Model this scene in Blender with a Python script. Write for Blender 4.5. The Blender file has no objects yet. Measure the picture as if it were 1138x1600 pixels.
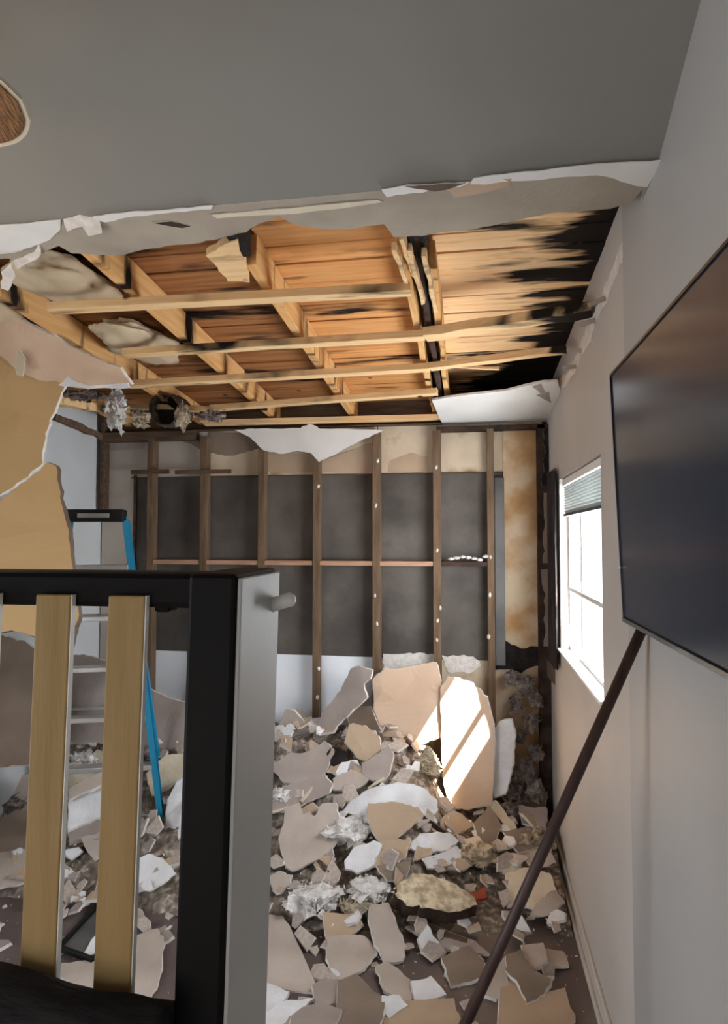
import bpy, bmesh, math, random
from mathutils import Vector, Matrix, noise
random.seed(7)
R = math.radians
scene = bpy.context.scene
COL = scene.collection

# ------------------------------------------------------------------ camera
YAW, PITCH, CAMZ, F = R(9.4), R(2.18), 2.07, 1000.0
CAM = Vector((0, 0, CAMZ))
cd = bpy.data.cameras.new('camera'); cam = bpy.data.objects.new('camera', cd); COL.objects.link(cam)
cd.sensor_fit = 'HORIZONTAL'; cd.sensor_width = 36.0; cd.lens = 36.0 * F / 1138.0
cd.clip_start = 0.02; cd.clip_end = 200
cam.location = CAM; cam.rotation_euler = (R(90) + PITCH, 0, YAW)
scene.camera = cam

# ------------------------------------------------------------------ world, sun, daylight
w = bpy.data.worlds.new('sky'); scene.world = w; w.use_nodes = True
bg = w.node_tree.nodes['Background']
bg.inputs[0].default_value = (0.86, 0.93, 1.0, 1); bg.inputs[1].default_value = 2.6
sd = bpy.data.lights.new('sun', 'SUN'); sd.energy = 115; sd.angle = R(0.6); sd.color = (1.0, 0.87, 0.68)
sun = bpy.data.objects.new('sun', sd); COL.objects.link(sun)
SUN_DIR = Vector((-1.0, 0.70, -1.58))
sun.rotation_euler = SUN_DIR.to_track_quat('-Z', 'Y').to_euler()
sun.location = (6, -4, 9)

def area(name, loc, target, sx, sy, power, col):
    d = bpy.data.lights.new(name, 'AREA'); d.shape = 'RECTANGLE'; d.size = sx; d.size_y = sy
    d.energy = power; d.color = col
    o = bpy.data.objects.new(name, d); COL.objects.link(o); o.location = loc
    o.rotation_euler = (Vector(target) - Vector(loc)).to_track_quat('-Z', 'Y').to_euler()
    return o
# daylight through the window in the right wall, and fill light added behind the camera
area('window_daylight', (0.74, 3.50, 1.82), (-1.2, 3.5, 2.35), 1.24, 0.98, 112, (0.90, 0.95, 1.0))
area('rear_fill', (-1.2, -2.5, 1.25), (-1.2, 3.0, 1.5), 2.2, 2.1, 6, (1.0, 0.95, 0.88))

area('side_window_daylight', (-3.02, 0.75, 1.40), (0.5, 1.9, 0.0), 1.35, 1.25, 58, (0.84, 0.92, 1.0))

vs = scene.view_settings
vs.view_transform = 'Standard'; vs.look = 'None'; vs.gamma = 1.0; vs.use_curve_mapping = False
vs.exposure = -0.36

# ------------------------------------------------------------------ pixel -> place helpers
FW = Vector((-math.sin(YAW) * math.cos(PITCH), math.cos(YAW) * math.cos(PITCH), math.sin(PITCH)))
RT = Vector((math.cos(YAW), math.sin(YAW), 0)); UP = RT.cross(FW)
def ray(u, v): return FW + RT * ((u - 569) / F) + UP * ((800 - v) / F)
def hit(u, v, p, n):
    d = ray(u, v); n = Vector(n)
    return CAM + d * ((Vector(p) - CAM).dot(n) / d.dot(n))
def onY(u, v, y): return hit(u, v, (0, y, 0), (0, 1, 0))
def onX(u, v, x): return hit(u, v, (x, 0, 0), (1, 0, 0))
def onZ(u, v, z): return hit(u, v, (0, 0, z), (0, 0, 1))
def deep(u, v, s): return CAM + ray(u, v) * s

XR, XL, YB, YK, YREAR = 0.554, -2.94, 4.75, 1.93, -2.6
ZK, SL = 3.14, -0.0857
def zc(y): return ZK + SL * (y - YK)
CN = Vector((0, -SL, 1)).normalized()
def onC(u, v, off=0.0): return hit(u, v, (0, YK, ZK + off), CN)

# ------------------------------------------------------------------ materials
def lin(h):
    h = h.lstrip('#'); c = [int(h[i:i + 2], 16) / 255 for i in (0, 2, 4)]
    return tuple([x / 12.92 if x <= 0.04045 else ((x + 0.055) / 1.055) ** 2.4 for x in c] + [1])
M = {}
def mat(name, c1, c2=None, scale=6.0, rough=0.85, bump=0.0, bscale=60.0, stretch=(1, 1, 1), c3=None, spec=0.3, metal=0.0,
        coord='Object', lo=0.35, hi=0.65, detail=6.0):
    m = bpy.data.materials.new(name); m.use_nodes = True; nt = m.node_tree; N, L = nt.nodes, nt.links
    b = N['Principled BSDF']; b.inputs['Roughness'].default_value = rough
    b.inputs['Specular IOR Level'].default_value = spec; b.inputs['Metallic'].default_value = metal
    b.inputs['Base Color'].default_value = lin(c1)
    tc = N.new('ShaderNodeTexCoord'); mp = N.new('ShaderNodeMapping'); mp.inputs['Scale'].default_value = stretch
    if coord == 'World':
        g = N.new('ShaderNodeNewGeometry'); L.new(g.outputs['Position'], mp.inputs[0])
    else:
        L.new(tc.outputs[coord], mp.inputs[0])
    if c2:
        n = N.new('ShaderNodeTexNoise'); n.inputs['Scale'].default_value = scale; n.inputs['Detail'].default_value = detail
        L.new(mp.outputs[0], n.inputs['Vector'])
        r = N.new('ShaderNodeValToRGB'); e = r.color_ramp.elements
        e[0].position = lo; e[0].color = lin(c1); e[1].position = hi; e[1].color = lin(c2)
        if c3:
            k = e.new(hi + 0.12); k.color = lin(c3)
        L.new(n.outputs['Fac'], r.inputs[0]); L.new(r.outputs[0], b.inputs['Base Color'])
    if bump:
        n2 = N.new('ShaderNodeTexNoise'); n2.inputs['Scale'].default_value = bscale; n2.inputs['Detail'].default_value = 5
        L.new(mp.outputs[0], n2.inputs['Vector'])
        bp = N.new('ShaderNodeBump'); bp.inputs['Strength'].default_value = bump; bp.inputs['Distance'].default_value = 0.01
        L.new(n2.outputs['Fac'], bp.inputs['Height']); L.new(bp.outputs[0], b.inputs['Normal'])
    M[name] = m; return m

mat('wall_paint', '#b9b3ad', '#c2bcb6', 1.3, 0.6, 0.08, 90)
mat('wall_paint_shaded', '#a8a6a4', '#b0aeab', 1.1, 0.55, 0.08, 90)  # wall paint with the near part's weaker light put into the colour
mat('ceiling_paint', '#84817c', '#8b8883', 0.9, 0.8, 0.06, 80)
mat('white_paint', '#d9d6d3', '#e4e2df', 3, 0.7, 0.1, 60)
mat('trim_paint', '#c9c3bc', '#bdb6ae', 4, 0.5)
mat('left_paint', '#d6d8da', '#cbcdce', 2, 0.7, 0.08, 60)
mat('floor_dark', '#5b4f4c', '#6d605c', 3.0, 0.55, 0.2, 120, c3='#7d716c')
mat('gypsum', '#e6e0da', '#d2c9c1', 30, 0.95, 0.5, 150)
mat('paper_grey', '#a99b90', '#bfb2a7', 3.5, 0.9, 0.15, 60)
mat('paper_tan', '#b7a088', '#aa937b', 3.0, 0.9, 0.12, 60)
mat('paper_pink', '#c9ab92', '#d6bca4', 2.2, 0.9, 0.12, 60, c3='#bf9570')
mat('paper_mauve', '#958882', '#a89b94', 4, 0.9, 0.15, 60)
mat('paper_brown', '#8a7a6b', '#7b6c5f', 4, 0.9, 0.2, 60)
mat('paper_white', '#e3e3e6', '#d2d0d0', 8, 0.9, 0.3, 70)
mat('paper_cream', '#d6cbb6', '#c8bba4', 8, 0.9, 0.3, 70)
mat('paper_sheet', '#c9a878', '#bf9d6f', 1.5, 0.9, 0.06, 40)
mat('paper_band', '#a79d8e', '#988d7f', 4, 0.9, 0.2, 60, c3='#857a6c')
mat('paper_dark', '#6d5d50', '#5c4d43', 4, 0.9, 0.2, 60)
mat('fluff_white', '#e8e6e4', '#cac4bf', 22, 1.0, 1.0, 70, lo=0.38, hi=0.6)
mat('fluff_cream', '#dccfb4', '#a8977c', 22, 1.0, 1.0, 70, lo=0.38, hi=0.62)
mat('fluff_grey', '#93857d', '#5f5450', 16, 1.0, 1.0, 60, lo=0.38, hi=0.62)
mat('fluff_pale', '#c0b29b', '#8d7f6c', 18, 1.0, 1.0, 70, lo=0.38, hi=0.62)
mat('batt', '#cbb99c', '#b8a488', 6, 1.0, 0.3, 30)
mat('rubble', '#6a5f57', '#94877b', 24, 1.0, 1.0, 40, c3='#c6bbb0', lo=0.38, hi=0.56)
mat('char', '#14100f', '#2b2321', 14, 0.9, 0.8, 60)
mat('char_brown', '#2c201b', '#4a382f', 10, 0.9, 0.8, 60)
mat('red_scrap', '#b5583f', '#8f4634', 12, 0.85, 0.3, 60)
mat('stud_wood', '#5f4b39', '#76604b', 5, 0.85, 0.4, 40, stretch=(6, 6, 0.8))
mat('block_wood', '#a98067', '#bd957a', 6, 0.85, 0.3, 40, stretch=(0.8, 6, 6))
mat('plate_wood', '#4b3a2e', '#67523f', 6, 0.85, 0.4, 40, stretch=(0.8, 6, 6))
mat('cream_panel', '#b8a68f', '#cdbca4', 3.5, 0.9, 0.15, 50, c3='#9c8566', coord='World', lo=0.3, hi=0.55)
mat('pale_panel', '#a9a096', '#b7aea3', 3, 0.9, 0.1, 50, coord='World')
mat('grey_panel', '#4a4541', '#68615b', 2.6, 0.85, 0.3, 30, c3='#423c38', coord='World')
mat('white_panel', '#e2e9f2', '#eef1f5', 2.0, 0.8, 0.1, 40, coord='World')
mat('stain_panel', '#cbb79d', '#b08a61', 3.2, 0.9, 0.15, 40, c3='#99744e', coord='World', lo=0.42, hi=0.6)
mat('metal_grey', '#6f6d6b', '#5b5957', 5, 0.5, 0.1, 60, metal=0.3)
mat('foil', '#c8c6c4', '#8b8683', 20, 0.25, 0.8, 30, metal=0.9)
mat('black_paint', '#080706', '#0d0a09', 3, 0.55, 0.05, 60, spec=0.12)
mat('post_grey', '#a7a5a1', '#b2b0ac', 1.5, 0.5, 0.05, 60)
mat('slat_wood', '#a08455', '#957849', 5, 0.6, 0.1, 40, stretch=(7, 7, 0.5))
mat('black_cloth', '#100e0e', '#2a2626', 7, 0.9, 0.5, 30, stretch=(1, 4, 4))
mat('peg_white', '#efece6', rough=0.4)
mat('pole_wood', '#4a3630', '#3c2b27', 6, 0.45, 0.1, 40, stretch=(6, 6, 0.6))
mat('ladder_blue', '#1d86ab', '#1a7a9e', 4, 0.4, spec=0.5)
mat('ladder_black', '#121213', rough=0.5)
mat('ladder_step', '#b9b6b2', '#a19d99', 6, 0.4, metal=0.5)
mat('screen', '#263142', rough=0.2, spec=0.4)
mat('tv_bezel', '#101113', rough=0.3, spec=0.5)
mat('tv_trim', '#8f9498', rough=0.25, metal=0.8)
mat('frame_white', '#e6e6e4', rough=0.4)
mat('blind_slat', '#c3cac8', '#b6bcbb', 5, 0.5)
mat('blind_dark', '#4d5557', rough=0.5)
mat('curtain', '#3f3a3b', '#57504f', 5, 0.95, 0.3, 40, stretch=(1, 8, 0.6))
mat('rattan', '#8c6238', '#5a3a1e', 40, 0.7, 0.6, 60, stretch=(3, 1, 1))
mat('fan_cream', '#cfc0a8', rough=0.5)
mat('felt', '#1a1512', rough=0.95)
mat('wire', '#3a3029', rough=0.6)
mat('wire_white', '#d8d2c8', rough=0.6)

# timber in the roof: warm pine with knots, grain along its length and soot where the fire burned
def timber(name, ca, cb, soot_amount, axis=(0.35, 7, 7)):
    m = bpy.data.materials.new(name); m.use_nodes = True; nt = m.node_tree; N, L = nt.nodes, nt.links
    b = N['Principled BSDF']; b.inputs['Roughness'].default_value = 0.8; b.inputs['Specular IOR Level'].default_value = 0.2
    g = N.new('ShaderNodeNewGeometry')
    mp = N.new('ShaderNodeMapping'); mp.inputs['Scale'].default_value = axis; L.new(g.outputs['Position'], mp.inputs[0])
    n = N.new('ShaderNodeTexNoise'); n.inputs['Scale'].default_value = 6; n.inputs['Detail'].default_value = 6
    L.new(mp.outputs[0], n.inputs['Vector'])
    r = N.new('ShaderNodeValToRGB'); e = r.color_ramp.elements
    e[0].position = 0.35; e[0].color = lin(ca); e[1].position = 0.68; e[1].color = lin(cb)
    L.new(n.outputs['Fac'], r.inputs[0])
    # knots
    v = N.new('ShaderNodeTexVoronoi'); v.inputs['Scale'].default_value = 4.5; L.new(g.outputs['Position'], v.inputs['Vector'])
    kr = N.new('ShaderNodeValToRGB'); kr.color_ramp.elements[0].position = 0.05; kr.color_ramp.elements[1].position = 0.11
    L.new(v.outputs['Distance'], kr.inputs[0])
    mk = N.new('ShaderNodeMixRGB'); mk.inputs[1].default_value = lin('#3a2314')
    L.new(kr.outputs[0], mk.inputs[0]); L.new(r.outputs[0], mk.inputs[2])
    # soot: long tongues reaching in from the right wall side and patches along the broken edge
    sx = N.new('ShaderNodeSeparateXYZ'); L.new(g.outputs['Position'], sx.inputs[0])
    mp2 = N.new('ShaderNodeMapping'); mp2.inputs['Scale'].default_value = (0.9, 5.0, 1); L.new(g.outputs['Position'], mp2.inputs[0])
    n2 = N.new('ShaderNodeTexNoise'); n2.inputs['Scale'].default_value = 2.2; n2.inputs['Detail'].default_value = 5
    L.new(mp2.outputs[0], n2.inputs['Vector'])
    a = N.new('ShaderNodeMath'); a.operation = 'MULTIPLY_ADD'; L.new(sx.outputs['X'], a.inputs[0])
    a.inputs[1].default_value = 0.9; L.new(n2.outputs['Fac'], a.inputs[2])
    ay = N.new('ShaderNodeMapRange'); ay.inputs['From Min'].default_value = 3.6; ay.inputs['From Max'].default_value = 4.6; ay.inputs['To Max'].default_value = 0.34
    L.new(sx.outputs['Y'], ay.inputs['Value'])
    a2 = N.new('ShaderNodeMath'); a2.operation = 'ADD'; L.new(a.outputs[0], a2.inputs[0]); L.new(ay.outputs[0], a2.inputs[1]); a = a2
    sr = N.new('ShaderNodeValToRGB'); sr.color_ramp.elements[0].position = soot_amount; sr.color_ramp.elements[1].position = soot_amount + 0.10
    L.new(a.outputs[0], sr.inputs[0])
    n3 = N.new('ShaderNodeTexNoise'); n3.inputs['Scale'].default_value = 1.7; n3.inputs['Detail'].default_value = 4
    L.new(mp2.outputs[0], n3.inputs['Vector'])
    pr = N.new('ShaderNodeValToRGB'); pr.color_ramp.elements[0].position = 0.55; pr.color_ramp.elements[1].position = 0.66
    L.new(n3.outputs['Fac'], pr.inputs[0])
    mx = N.new('ShaderNodeMath'); mx.operation = 'MAXIMUM'; L.new(sr.outputs[0], mx.inputs[0]); L.new(pr.outputs[0], mx.inputs[1])
    ms = N.new('ShaderNodeMixRGB'); ms.inputs[2].default_value = lin('#1c1410')
    L.new(mx.outputs[0], ms.inputs[0]); L.new(mk.outputs[0], ms.inputs[1])
    L.new(ms.outputs[0], b.inputs['Base Color'])
    bp = N.new('ShaderNodeBump'); bp.inputs['Strength'].default_value = 0.3; bp.inputs['Distance'].default_value = 0.01
    L.new(n.outputs['Fac'], bp.inputs['Height']); L.new(bp.outputs[0], b.inputs['Normal'])
    M[name] = m
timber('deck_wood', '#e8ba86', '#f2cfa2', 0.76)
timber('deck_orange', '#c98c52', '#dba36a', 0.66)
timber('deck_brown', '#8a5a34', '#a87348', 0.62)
timber('strip_wood', '#d9b080', '#e8c898', 0.80)
timber('rafter_wood', '#cf9a5e', '#dcb07a', 0.76, (7, 0.35, 7))

# window glass: lets daylight through, glints a little
g = bpy.data.materials.new('glass'); g.use_nodes = True; N, L = g.node_tree.nodes, g.node_tree.links
N.remove(N['Principled BSDF']); tr = N.new('ShaderNodeBsdfTransparent'); gl = N.new('ShaderNodeBsdfGlossy'); gl.inputs['Roughness'].default_value = 0.02
mx = N.new('ShaderNodeMixShader'); mx.inputs[0].default_value = 0.05
L.new(tr.outputs[0], mx.inputs[1]); L.new(gl.outputs[0], mx.inputs[2])
L.new(mx.outputs[0], N['Material Output'].inputs[0]); M['glass'] = g

# ------------------------------------------------------------------ object helpers
def tag(o, label=None, cat=None, group=None, kind=None):
    if label: o['label'] = label
    if cat: o['category'] = cat
    if group: o['group'] = group
    if kind: o['kind'] = kind
    return o
def link(name, me, mats, parent=None):
    o = bpy.data.objects.new(name, me); COL.objects.link(o)
    for m in (mats if isinstance(mats, (list, tuple)) else [mats]):
        me.materials.append(M[m])
    if parent is not None:
        o.parent = parent
        o.matrix_parent_inverse = parent_matrix(parent).inverted()
    return o
def parent_matrix(p):
    m = p.matrix_basis.copy()
    if p.parent: m = parent_matrix(p.parent) @ p.matrix_parent_inverse @ m
    return m
def recentre(o):
    me = o.data
    if not len(me.vertices): return o
    lo = [min(v.co[i] for v in me.vertices) for i in range(3)]; hi = [max(v.co[i] for v in me.vertices) for i in range(3)]
    c = Vector(((lo[0] + hi[0]) / 2, (lo[1] + hi[1]) / 2, lo[2]))
    me.transform(Matrix.Translation(-c)); o.location = c
    return o
def from_bm(name, bm, mats, parent=None, smooth=False):
    bmesh.ops.recalc_face_normals(bm, faces=bm.faces)
    me = bpy.data.meshes.new(name); bm.to_mesh(me); bm.free()
    if smooth:
        for p in me.polygons: p.use_smooth = True
    o = link(name, me, mats, parent)
    if parent is None: recentre(o)
    return o
def empty(name, loc):
    o = bpy.data.objects.new(name, None); COL.objects.link(o); o.location = loc; o.empty_display_size = 0.1
    return o
def bm_box(bm, x0, x1, y0, y1, z0, z1, bev=0.0, mi=0):
    vs = [bm.verts.new((x, y, z)) for x in (x0, x1) for y in (y0, y1) for z in (z0, z1)]
    q = [(0, 1, 3, 2), (4, 6, 7, 5), (0, 4, 5, 1), (2, 3, 7, 6), (0, 2, 6, 4), (1, 5, 7, 3)]
    fs = [bm.faces.new([vs[i] for i in f]) for f in q]
    for f in fs: f.material_index = mi
    if bev:
        es = list({e for f in fs for e in f.edges})
        bmesh.ops.bevel(bm, geom=es, offset=bev, segments=2, affect='EDGES', profile=0.5)
def box(name, x0, x1, y0, y1, z0, z1, m, parent=None, bev=0.0):
    bm = bmesh.new(); bm_box(bm, min(x0, x1), max(x0, x1), min(y0, y1), max(y0, y1), min(z0, z1), max(z0, z1), bev)
    return from_bm(name, bm, m, parent)
def bm_bar(bm, a, b, w, h, up=(0, 0, 1), bev=0.0, segs=1, wob=0.0):
    """bar from a to b, w across, h along up; optional wobble for torn timber"""
    a, b = Vector(a), Vector(b); d = (b - a).normalized(); s = d.cross(Vector(up)).normalized(); u = s.cross(d).normalized()
    rings = []
    for i in range(segs + 1):
        p = a.lerp(b, i / segs); k = Vector((random.uniform(-1, 1), random.uniform(-1, 1), random.uniform(-1, 1))) * wob
        rings.append([bm.verts.new(p + k * 0.4 + s * (sx * w / 2 + random.uniform(-1, 1) * wob * 0.5) + u * (sz * h / 2 + random.uniform(-1, 1) * wob * 0.5))
                      for sx, sz in ((-1, -1), (1, -1), (1, 1), (-1, 1))])
    fs = []
    for r0, r1 in zip(rings, rings[1:]):
        for j in range(4): fs.append(bm.faces.new((r0[j], r0[(j + 1) % 4], r1[(j + 1) % 4], r1[j])))
    fs.append(bm.faces.new(rings[0][::-1])); fs.append(bm.faces.new(rings[-1]))
    if bev:
        es = list({e for f in fs for e in f.edges}); bmesh.ops.bevel(bm, geom=es, offset=bev, segments=2, affect='EDGES', profile=0.5)
def bar(name, a, b, w, h, m, parent=None, up=(0, 0, 1), bev=0.0, segs=1, wob=0.0):
    bm = bmesh.new(); bm_bar(bm, a, b, w, h, up, bev, segs, wob); return from_bm(name, bm, m, parent)
def bm_tube(bm, pts, rad, n=10, caps=True):
    pts = [Vector(p) for p in pts]; rings = []
    rads = rad if isinstance(rad, (list, tuple)) else [rad] * len(pts)
    for i, p in enumerate(pts):
        d = (pts[min(i + 1, len(pts) - 1)] - pts[max(i - 1, 0)]).normalized()
        ref = Vector((0, 0, 1)) if abs(d.z) < 0.9 else Vector((0, 1, 0))
        s = d.cross(ref).normalized(); t = s.cross(d)
        rings.append([bm.verts.new(p + (s * math.cos(2 * math.pi * k / n) + t * math.sin(2 * math.pi * k / n)) * rads[i]) for k in range(n)])
    for r0, r1 in zip(rings, rings[1:]):
        for k in range(n): bm.faces.new((r0[k], r0[(k + 1) % n], r1[(k + 1) % n], r1[k]))
    if caps: bm.faces.new(rings[0][::-1]); bm.faces.new(rings[-1])
def tube(name, pts, rad, m, parent=None, n=10, smooth=True):
    bm = bmesh.new(); bm_tube(bm, pts, rad, n); return from_bm(name, bm, m, parent, smooth)

def torn(pts, jit, sub):
    """break straight outline edges into torn ones"""
    out = []
    for i, p in enumerate(pts):
        q = pts[(i + 1) % len(pts)]; L_ = (q - p).length
        out.append(p)
        k = max(1, min(sub, int(L_ / 0.025)))
        t = (q - p).normalized() if L_ > 1e-6 else Vector((1, 0, 0))
        for j in range(1, k):
            o = Vector((random.uniform(-1, 1), random.uniform(-1, 1), random.uniform(-1, 1))) * jit
            out.append(p.lerp(q, j / k) + o)
    return out
def sheet(name, pts, n, th, mats, parent=None, jit=0.006, sub=6, warp=0.006, bend=None, spread=0.0):
    """a board with the outline pts on a plane of normal n: face, torn white rim, real thickness"""
    n = Vector(n).normalized(); pts = [Vector(p) for p in pts]
    if jit: pts = torn(pts, jit, sub)
    c = sum(pts, Vector()) / len(pts)
    pts = [p - n * (p - c).dot(n) for p in pts]
    bm = bmesh.new(); top = [bm.verts.new(p) for p in pts]
    f = bm.faces.new(top); f.normal_update()
    if f.normal.dot(n) < 0: f.normal_flip()
    bmesh.ops.triangulate(bm, faces=[f])
    size = max((p - c).length for p in pts)
    inner = [e for e in bm.edges if not e.is_boundary and e.calc_length() > 0.07]
    if inner and warp: bmesh.ops.subdivide_edges(bm, edges=inner, cuts=2, use_grid_fill=True)
    bmesh.ops.triangulate(bm, faces=bm.faces)
    tf = list(bm.faces)
    for v in bm.verts:
        v.co += n * (noise.noise(v.co * 6.0 + Vector((c.x * 9, 3, 1))) * warp * 1.6)
        if bend:
            ax, k = bend; d = (v.co - c).dot(Vector(ax)); v.co -= n * (d * d * k)
    for f in tf: f.material_index = 0
    r = bmesh.ops.extrude_face_region(bm, geom=tf)
    nv = [g for g in r['geom'] if isinstance(g, bmesh.types.BMVert)]
    nf = [g for g in r['geom'] if isinstance(g, bmesh.types.BMFace)]; tf_set = set(tf)
    for v in nv:
        v.co -= n * th
        if spread and any(e.is_boundary or any(f not in tf_set and f not in nf for f in e.link_faces) for e in v.link_edges):
            d = v.co - c; d -= n * d.dot(n)
            if d.length > 1e-4: v.co += d.normalized() * random.uniform(0.2, 1.0) * spread
    keep = set(tf) | set(nf)
    for f in bm.faces:
        if f not in keep: f.material_index = 1
    for f in nf: f.material_index = 2 if len(mats) > 2 else 0
    return from_bm(name, bm, mats, parent)
def lump(name, c, r, m, parent=None, amp=0.35, freq=2.4, sub=3, rot=0.0, seed=0):
    bm = bmesh.new(); bmesh.ops.create_icosphere(bm, subdivisions=sub, radius=1.0)
    for v in bm.verts:
        d = v.co.normalized()
        k = 1 + amp * 0.75 * noise.fractal(d * freq * 0.7 + Vector((seed * 3.1, seed * 1.7, 2)), 1.0, 2.2, 5)
        v.co = d * k
        v.co = Vector((v.co.x * r[0], v.co.y * r[1], v.co.z * r[2]))
    bm.transform(Matrix.Translation(Vector(c)) @ Matrix.Rotation(rot, 4, 'Z'))
    return from_bm(name, bm, m, parent, True)

def flaky(name, c, r, m, parent=None, n=110, size=0.03, rot=0.0, seed=0, hang=0.0, core=True):
    """crumbled insulation: a soft core covered with torn flakes and fibres"""
    rnd = random.Random(int(seed * 97) + 5); bm = bmesh.new()
    if core:
        bmesh.ops.create_icosphere(bm, subdivisions=3, radius=1.0)
        for v in bm.verts:
            d = v.co.normalized(); k = 0.78 + 0.62 * noise.fractal(d * 1.7 + Vector((seed * 3.1, seed * 1.7, 2)), 1.0, 2.2, 5)
            v.co = Vector((d.x * k * r[0], d.y * k * r[1], d.z * k * r[2]))
    for i in range(n):
        d = Vector((rnd.gauss(0, 1), rnd.gauss(0, 1), rnd.gauss(0, 1))).normalized()
        k = (0.77 + 0.62 * noise.fractal(d * 1.7 + Vector((seed * 3.1, seed * 1.7, 2)), 1.0, 2.2, 5)) * rnd.uniform(0.9, 1.08)
        p = Vector((d.x * k * r[0], d.y * k * r[1], d.z * k * r[2]))
        a = Vector((rnd.gauss(0, 1), rnd.gauss(0, 1), rnd.gauss(0, 1) - hang)).normalized() * size * rnd.uniform(0.4, 1.0) * (1 + hang * 0.4)
        b = a.cross(Vector((rnd.gauss(0, 1), rnd.gauss(0, 1), rnd.gauss(0, 1)))).normalized() * size * rnd.uniform(0.6, 1.2)
        t = a.cross(b).normalized() * 0.0025
        q = [p - a * 0.5 - b * rnd.uniform(0.2, 0.6), p + a * rnd.uniform(0.3, 0.6), p + b * rnd.uniform(0.3, 0.8)]
        top = [bm.verts.new(x + t) for x in q]; bot = [bm.verts.new(x - t) for x in q]
        bm.faces.new(top); bm.faces.new(bot[::-1])
        for j in range(3): bm.faces.new((top[j], bot[j], bot[(j + 1) % 3], top[(j + 1) % 3]))
    bm.transform(Matrix.Translation(Vector(c)) @ Matrix.Rotation(rot, 4, 'Z'))
    return from_bm(name, bm, m, parent)

def S(o): o['kind'] = 'structure'; return o

# ================================================================== THE SETTING
S(box('floor', XL - 0.15, XR + 0.15, YREAR - 0.15, YB + 0.25, -0.1, 0.0, 'floor_dark'))

# ---- right wall with its window opening
WY0, WY1, WZ0, WZ1 = 2.86, 4.14, 1.36, 2.425
bm = bmesh.new(); XO = XR + 0.13
bm_box(bm, XR, XO, YREAR, WY0, 0, 4.4); bm_box(bm, XR, XO, WY1, YB + 0.15, 0, 4.4)
bm_box(bm, XR, XO, WY0, WY1, 0, WZ0); bm_box(bm, XR, XO, WY0, WY1, WZ1, 4.4)
S(from_bm('wall_right', bm, 'wall_paint'))
YSTEP = 2.36
S(box('wall_right', XR - 0.012, XR, YREAR, YSTEP, 0, 4.3, 'wall_paint_shaded'))  # near part of the wall, its duller light put in as grey
bb = S(box('baseboard_right', XR - 0.016, XR, YSTEP, YB - 0.02, 0, 0.105, 'trim_paint', None, 0.004))
box('shoe_moulding', XR - 0.032, XR - 0.016, YSTEP, YB - 0.05, 0, 0.03, 'trim_paint', bb, 0.004)

# unseen blocker added outside to keep sun off the near half of the window
S(box('sun_blocker', XO, 1.86, 2.70, 2.85, 0, 6.0, 'wall_paint'))

# ---- left wall, rear wall with an opening added for the fill light
bm = bmesh.new(); LY0, LY1, LZ0, LZ1 = 0.05, 1.45, 0.75, 2.05
bm_box(bm, XL - 0.12, XL, YREAR, LY0, 0, 4.4); bm_box(bm, XL - 0.12, XL, LY1, YB + 0.15, 0, 4.4)
bm_box(bm, XL - 0.12, XL, LY0, LY1, 0, LZ0); bm_box(bm, XL - 0.12, XL, LY0, LY1, LZ1, 4.4)
S(from_bm('wall_left', bm, 'left_paint'))
w2 = S(empty('window_2', (XL, (LY0 + LY1) / 2, LZ0)))
for nm, y0, y1, z0, z1 in (('frame_jamb', LY0, LY0 + 0.04, LZ0, LZ1), ('frame_jamb', LY1 - 0.04, LY1, LZ0, LZ1), ('frame_head', LY0, LY1, LZ1 - 0.04, LZ1), ('frame_sill', LY0, LY1, LZ0, LZ0 + 0.04)):
    box(nm, XL - 0.06, XL - 0.02, y0, y1, z0, z1, 'frame_white', w2, 0.003)
bm = bmesh.new()
bm_box(bm, XL, -2.3, YREAR - 0.12, YREAR, 0, 4.4); bm_box(bm, -0.1, XR, YREAR - 0.12, YREAR, 0, 4.4)
bm_box(bm, -2.3, -0.1, YREAR - 0.12, YREAR, 2.3, 4.4)
S(from_bm('wall_rear', bm, 'wall_paint'))

# ---- ceiling: smooth near slope, broken far part, timber above
ce = S(empty('ceiling', (-1.2, YK, ZK)))
def prism_yz(name, pts, x0, x1, m, parent):
    bm = bmesh.new(); a = [bm.verts.new((x0, y, z)) for y, z in pts]; b = [bm.verts.new((x1, y, z)) for y, z in pts]
    bm.faces.new(a); bm.faces.new(b[::-1])
    for i in range(len(pts)): bm.faces.new((a[i], b[i], b[(i + 1) % len(pts)], a[(i + 1) % len(pts)]))
    return from_bm(name, bm, m, parent)
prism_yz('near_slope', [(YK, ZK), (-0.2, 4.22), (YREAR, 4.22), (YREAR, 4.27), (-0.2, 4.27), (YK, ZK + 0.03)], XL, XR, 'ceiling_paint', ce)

# drywall band left between the fold and the hole, with its ragged far edge
edge = [(-40, 408), (0, 405), (40, 402), (62, 398), (92, 384), (112, 396), (150, 398), (190, 399), (225, 390), (262, 384), (300, 381), (345, 372),
        (385, 363), (404, 350), (425, 344), (436, 337), (450, 346), (472, 353), (505, 358), (548, 358), (600, 350), (615, 370), (660, 369),
        (700, 362), (740, 358), (800, 346), (860, 333), (905, 331), (955, 326), (985, 318), (998, 303), (1003, 296)]
pts = [onC(u, v) for u, v in edge] + [Vector((XR, YK + 0.26, zc(YK + 0.26))), Vector((XR, YK, ZK)), Vector((XL, YK, ZK)), Vector((XL, 2.35, zc(2.35)))]
sheet('broken_drywall', pts, -CN, 0.013, ['paper_band', 'gypsum', 'paper_band'], ce, 0.004, 4, 0.0)
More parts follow.
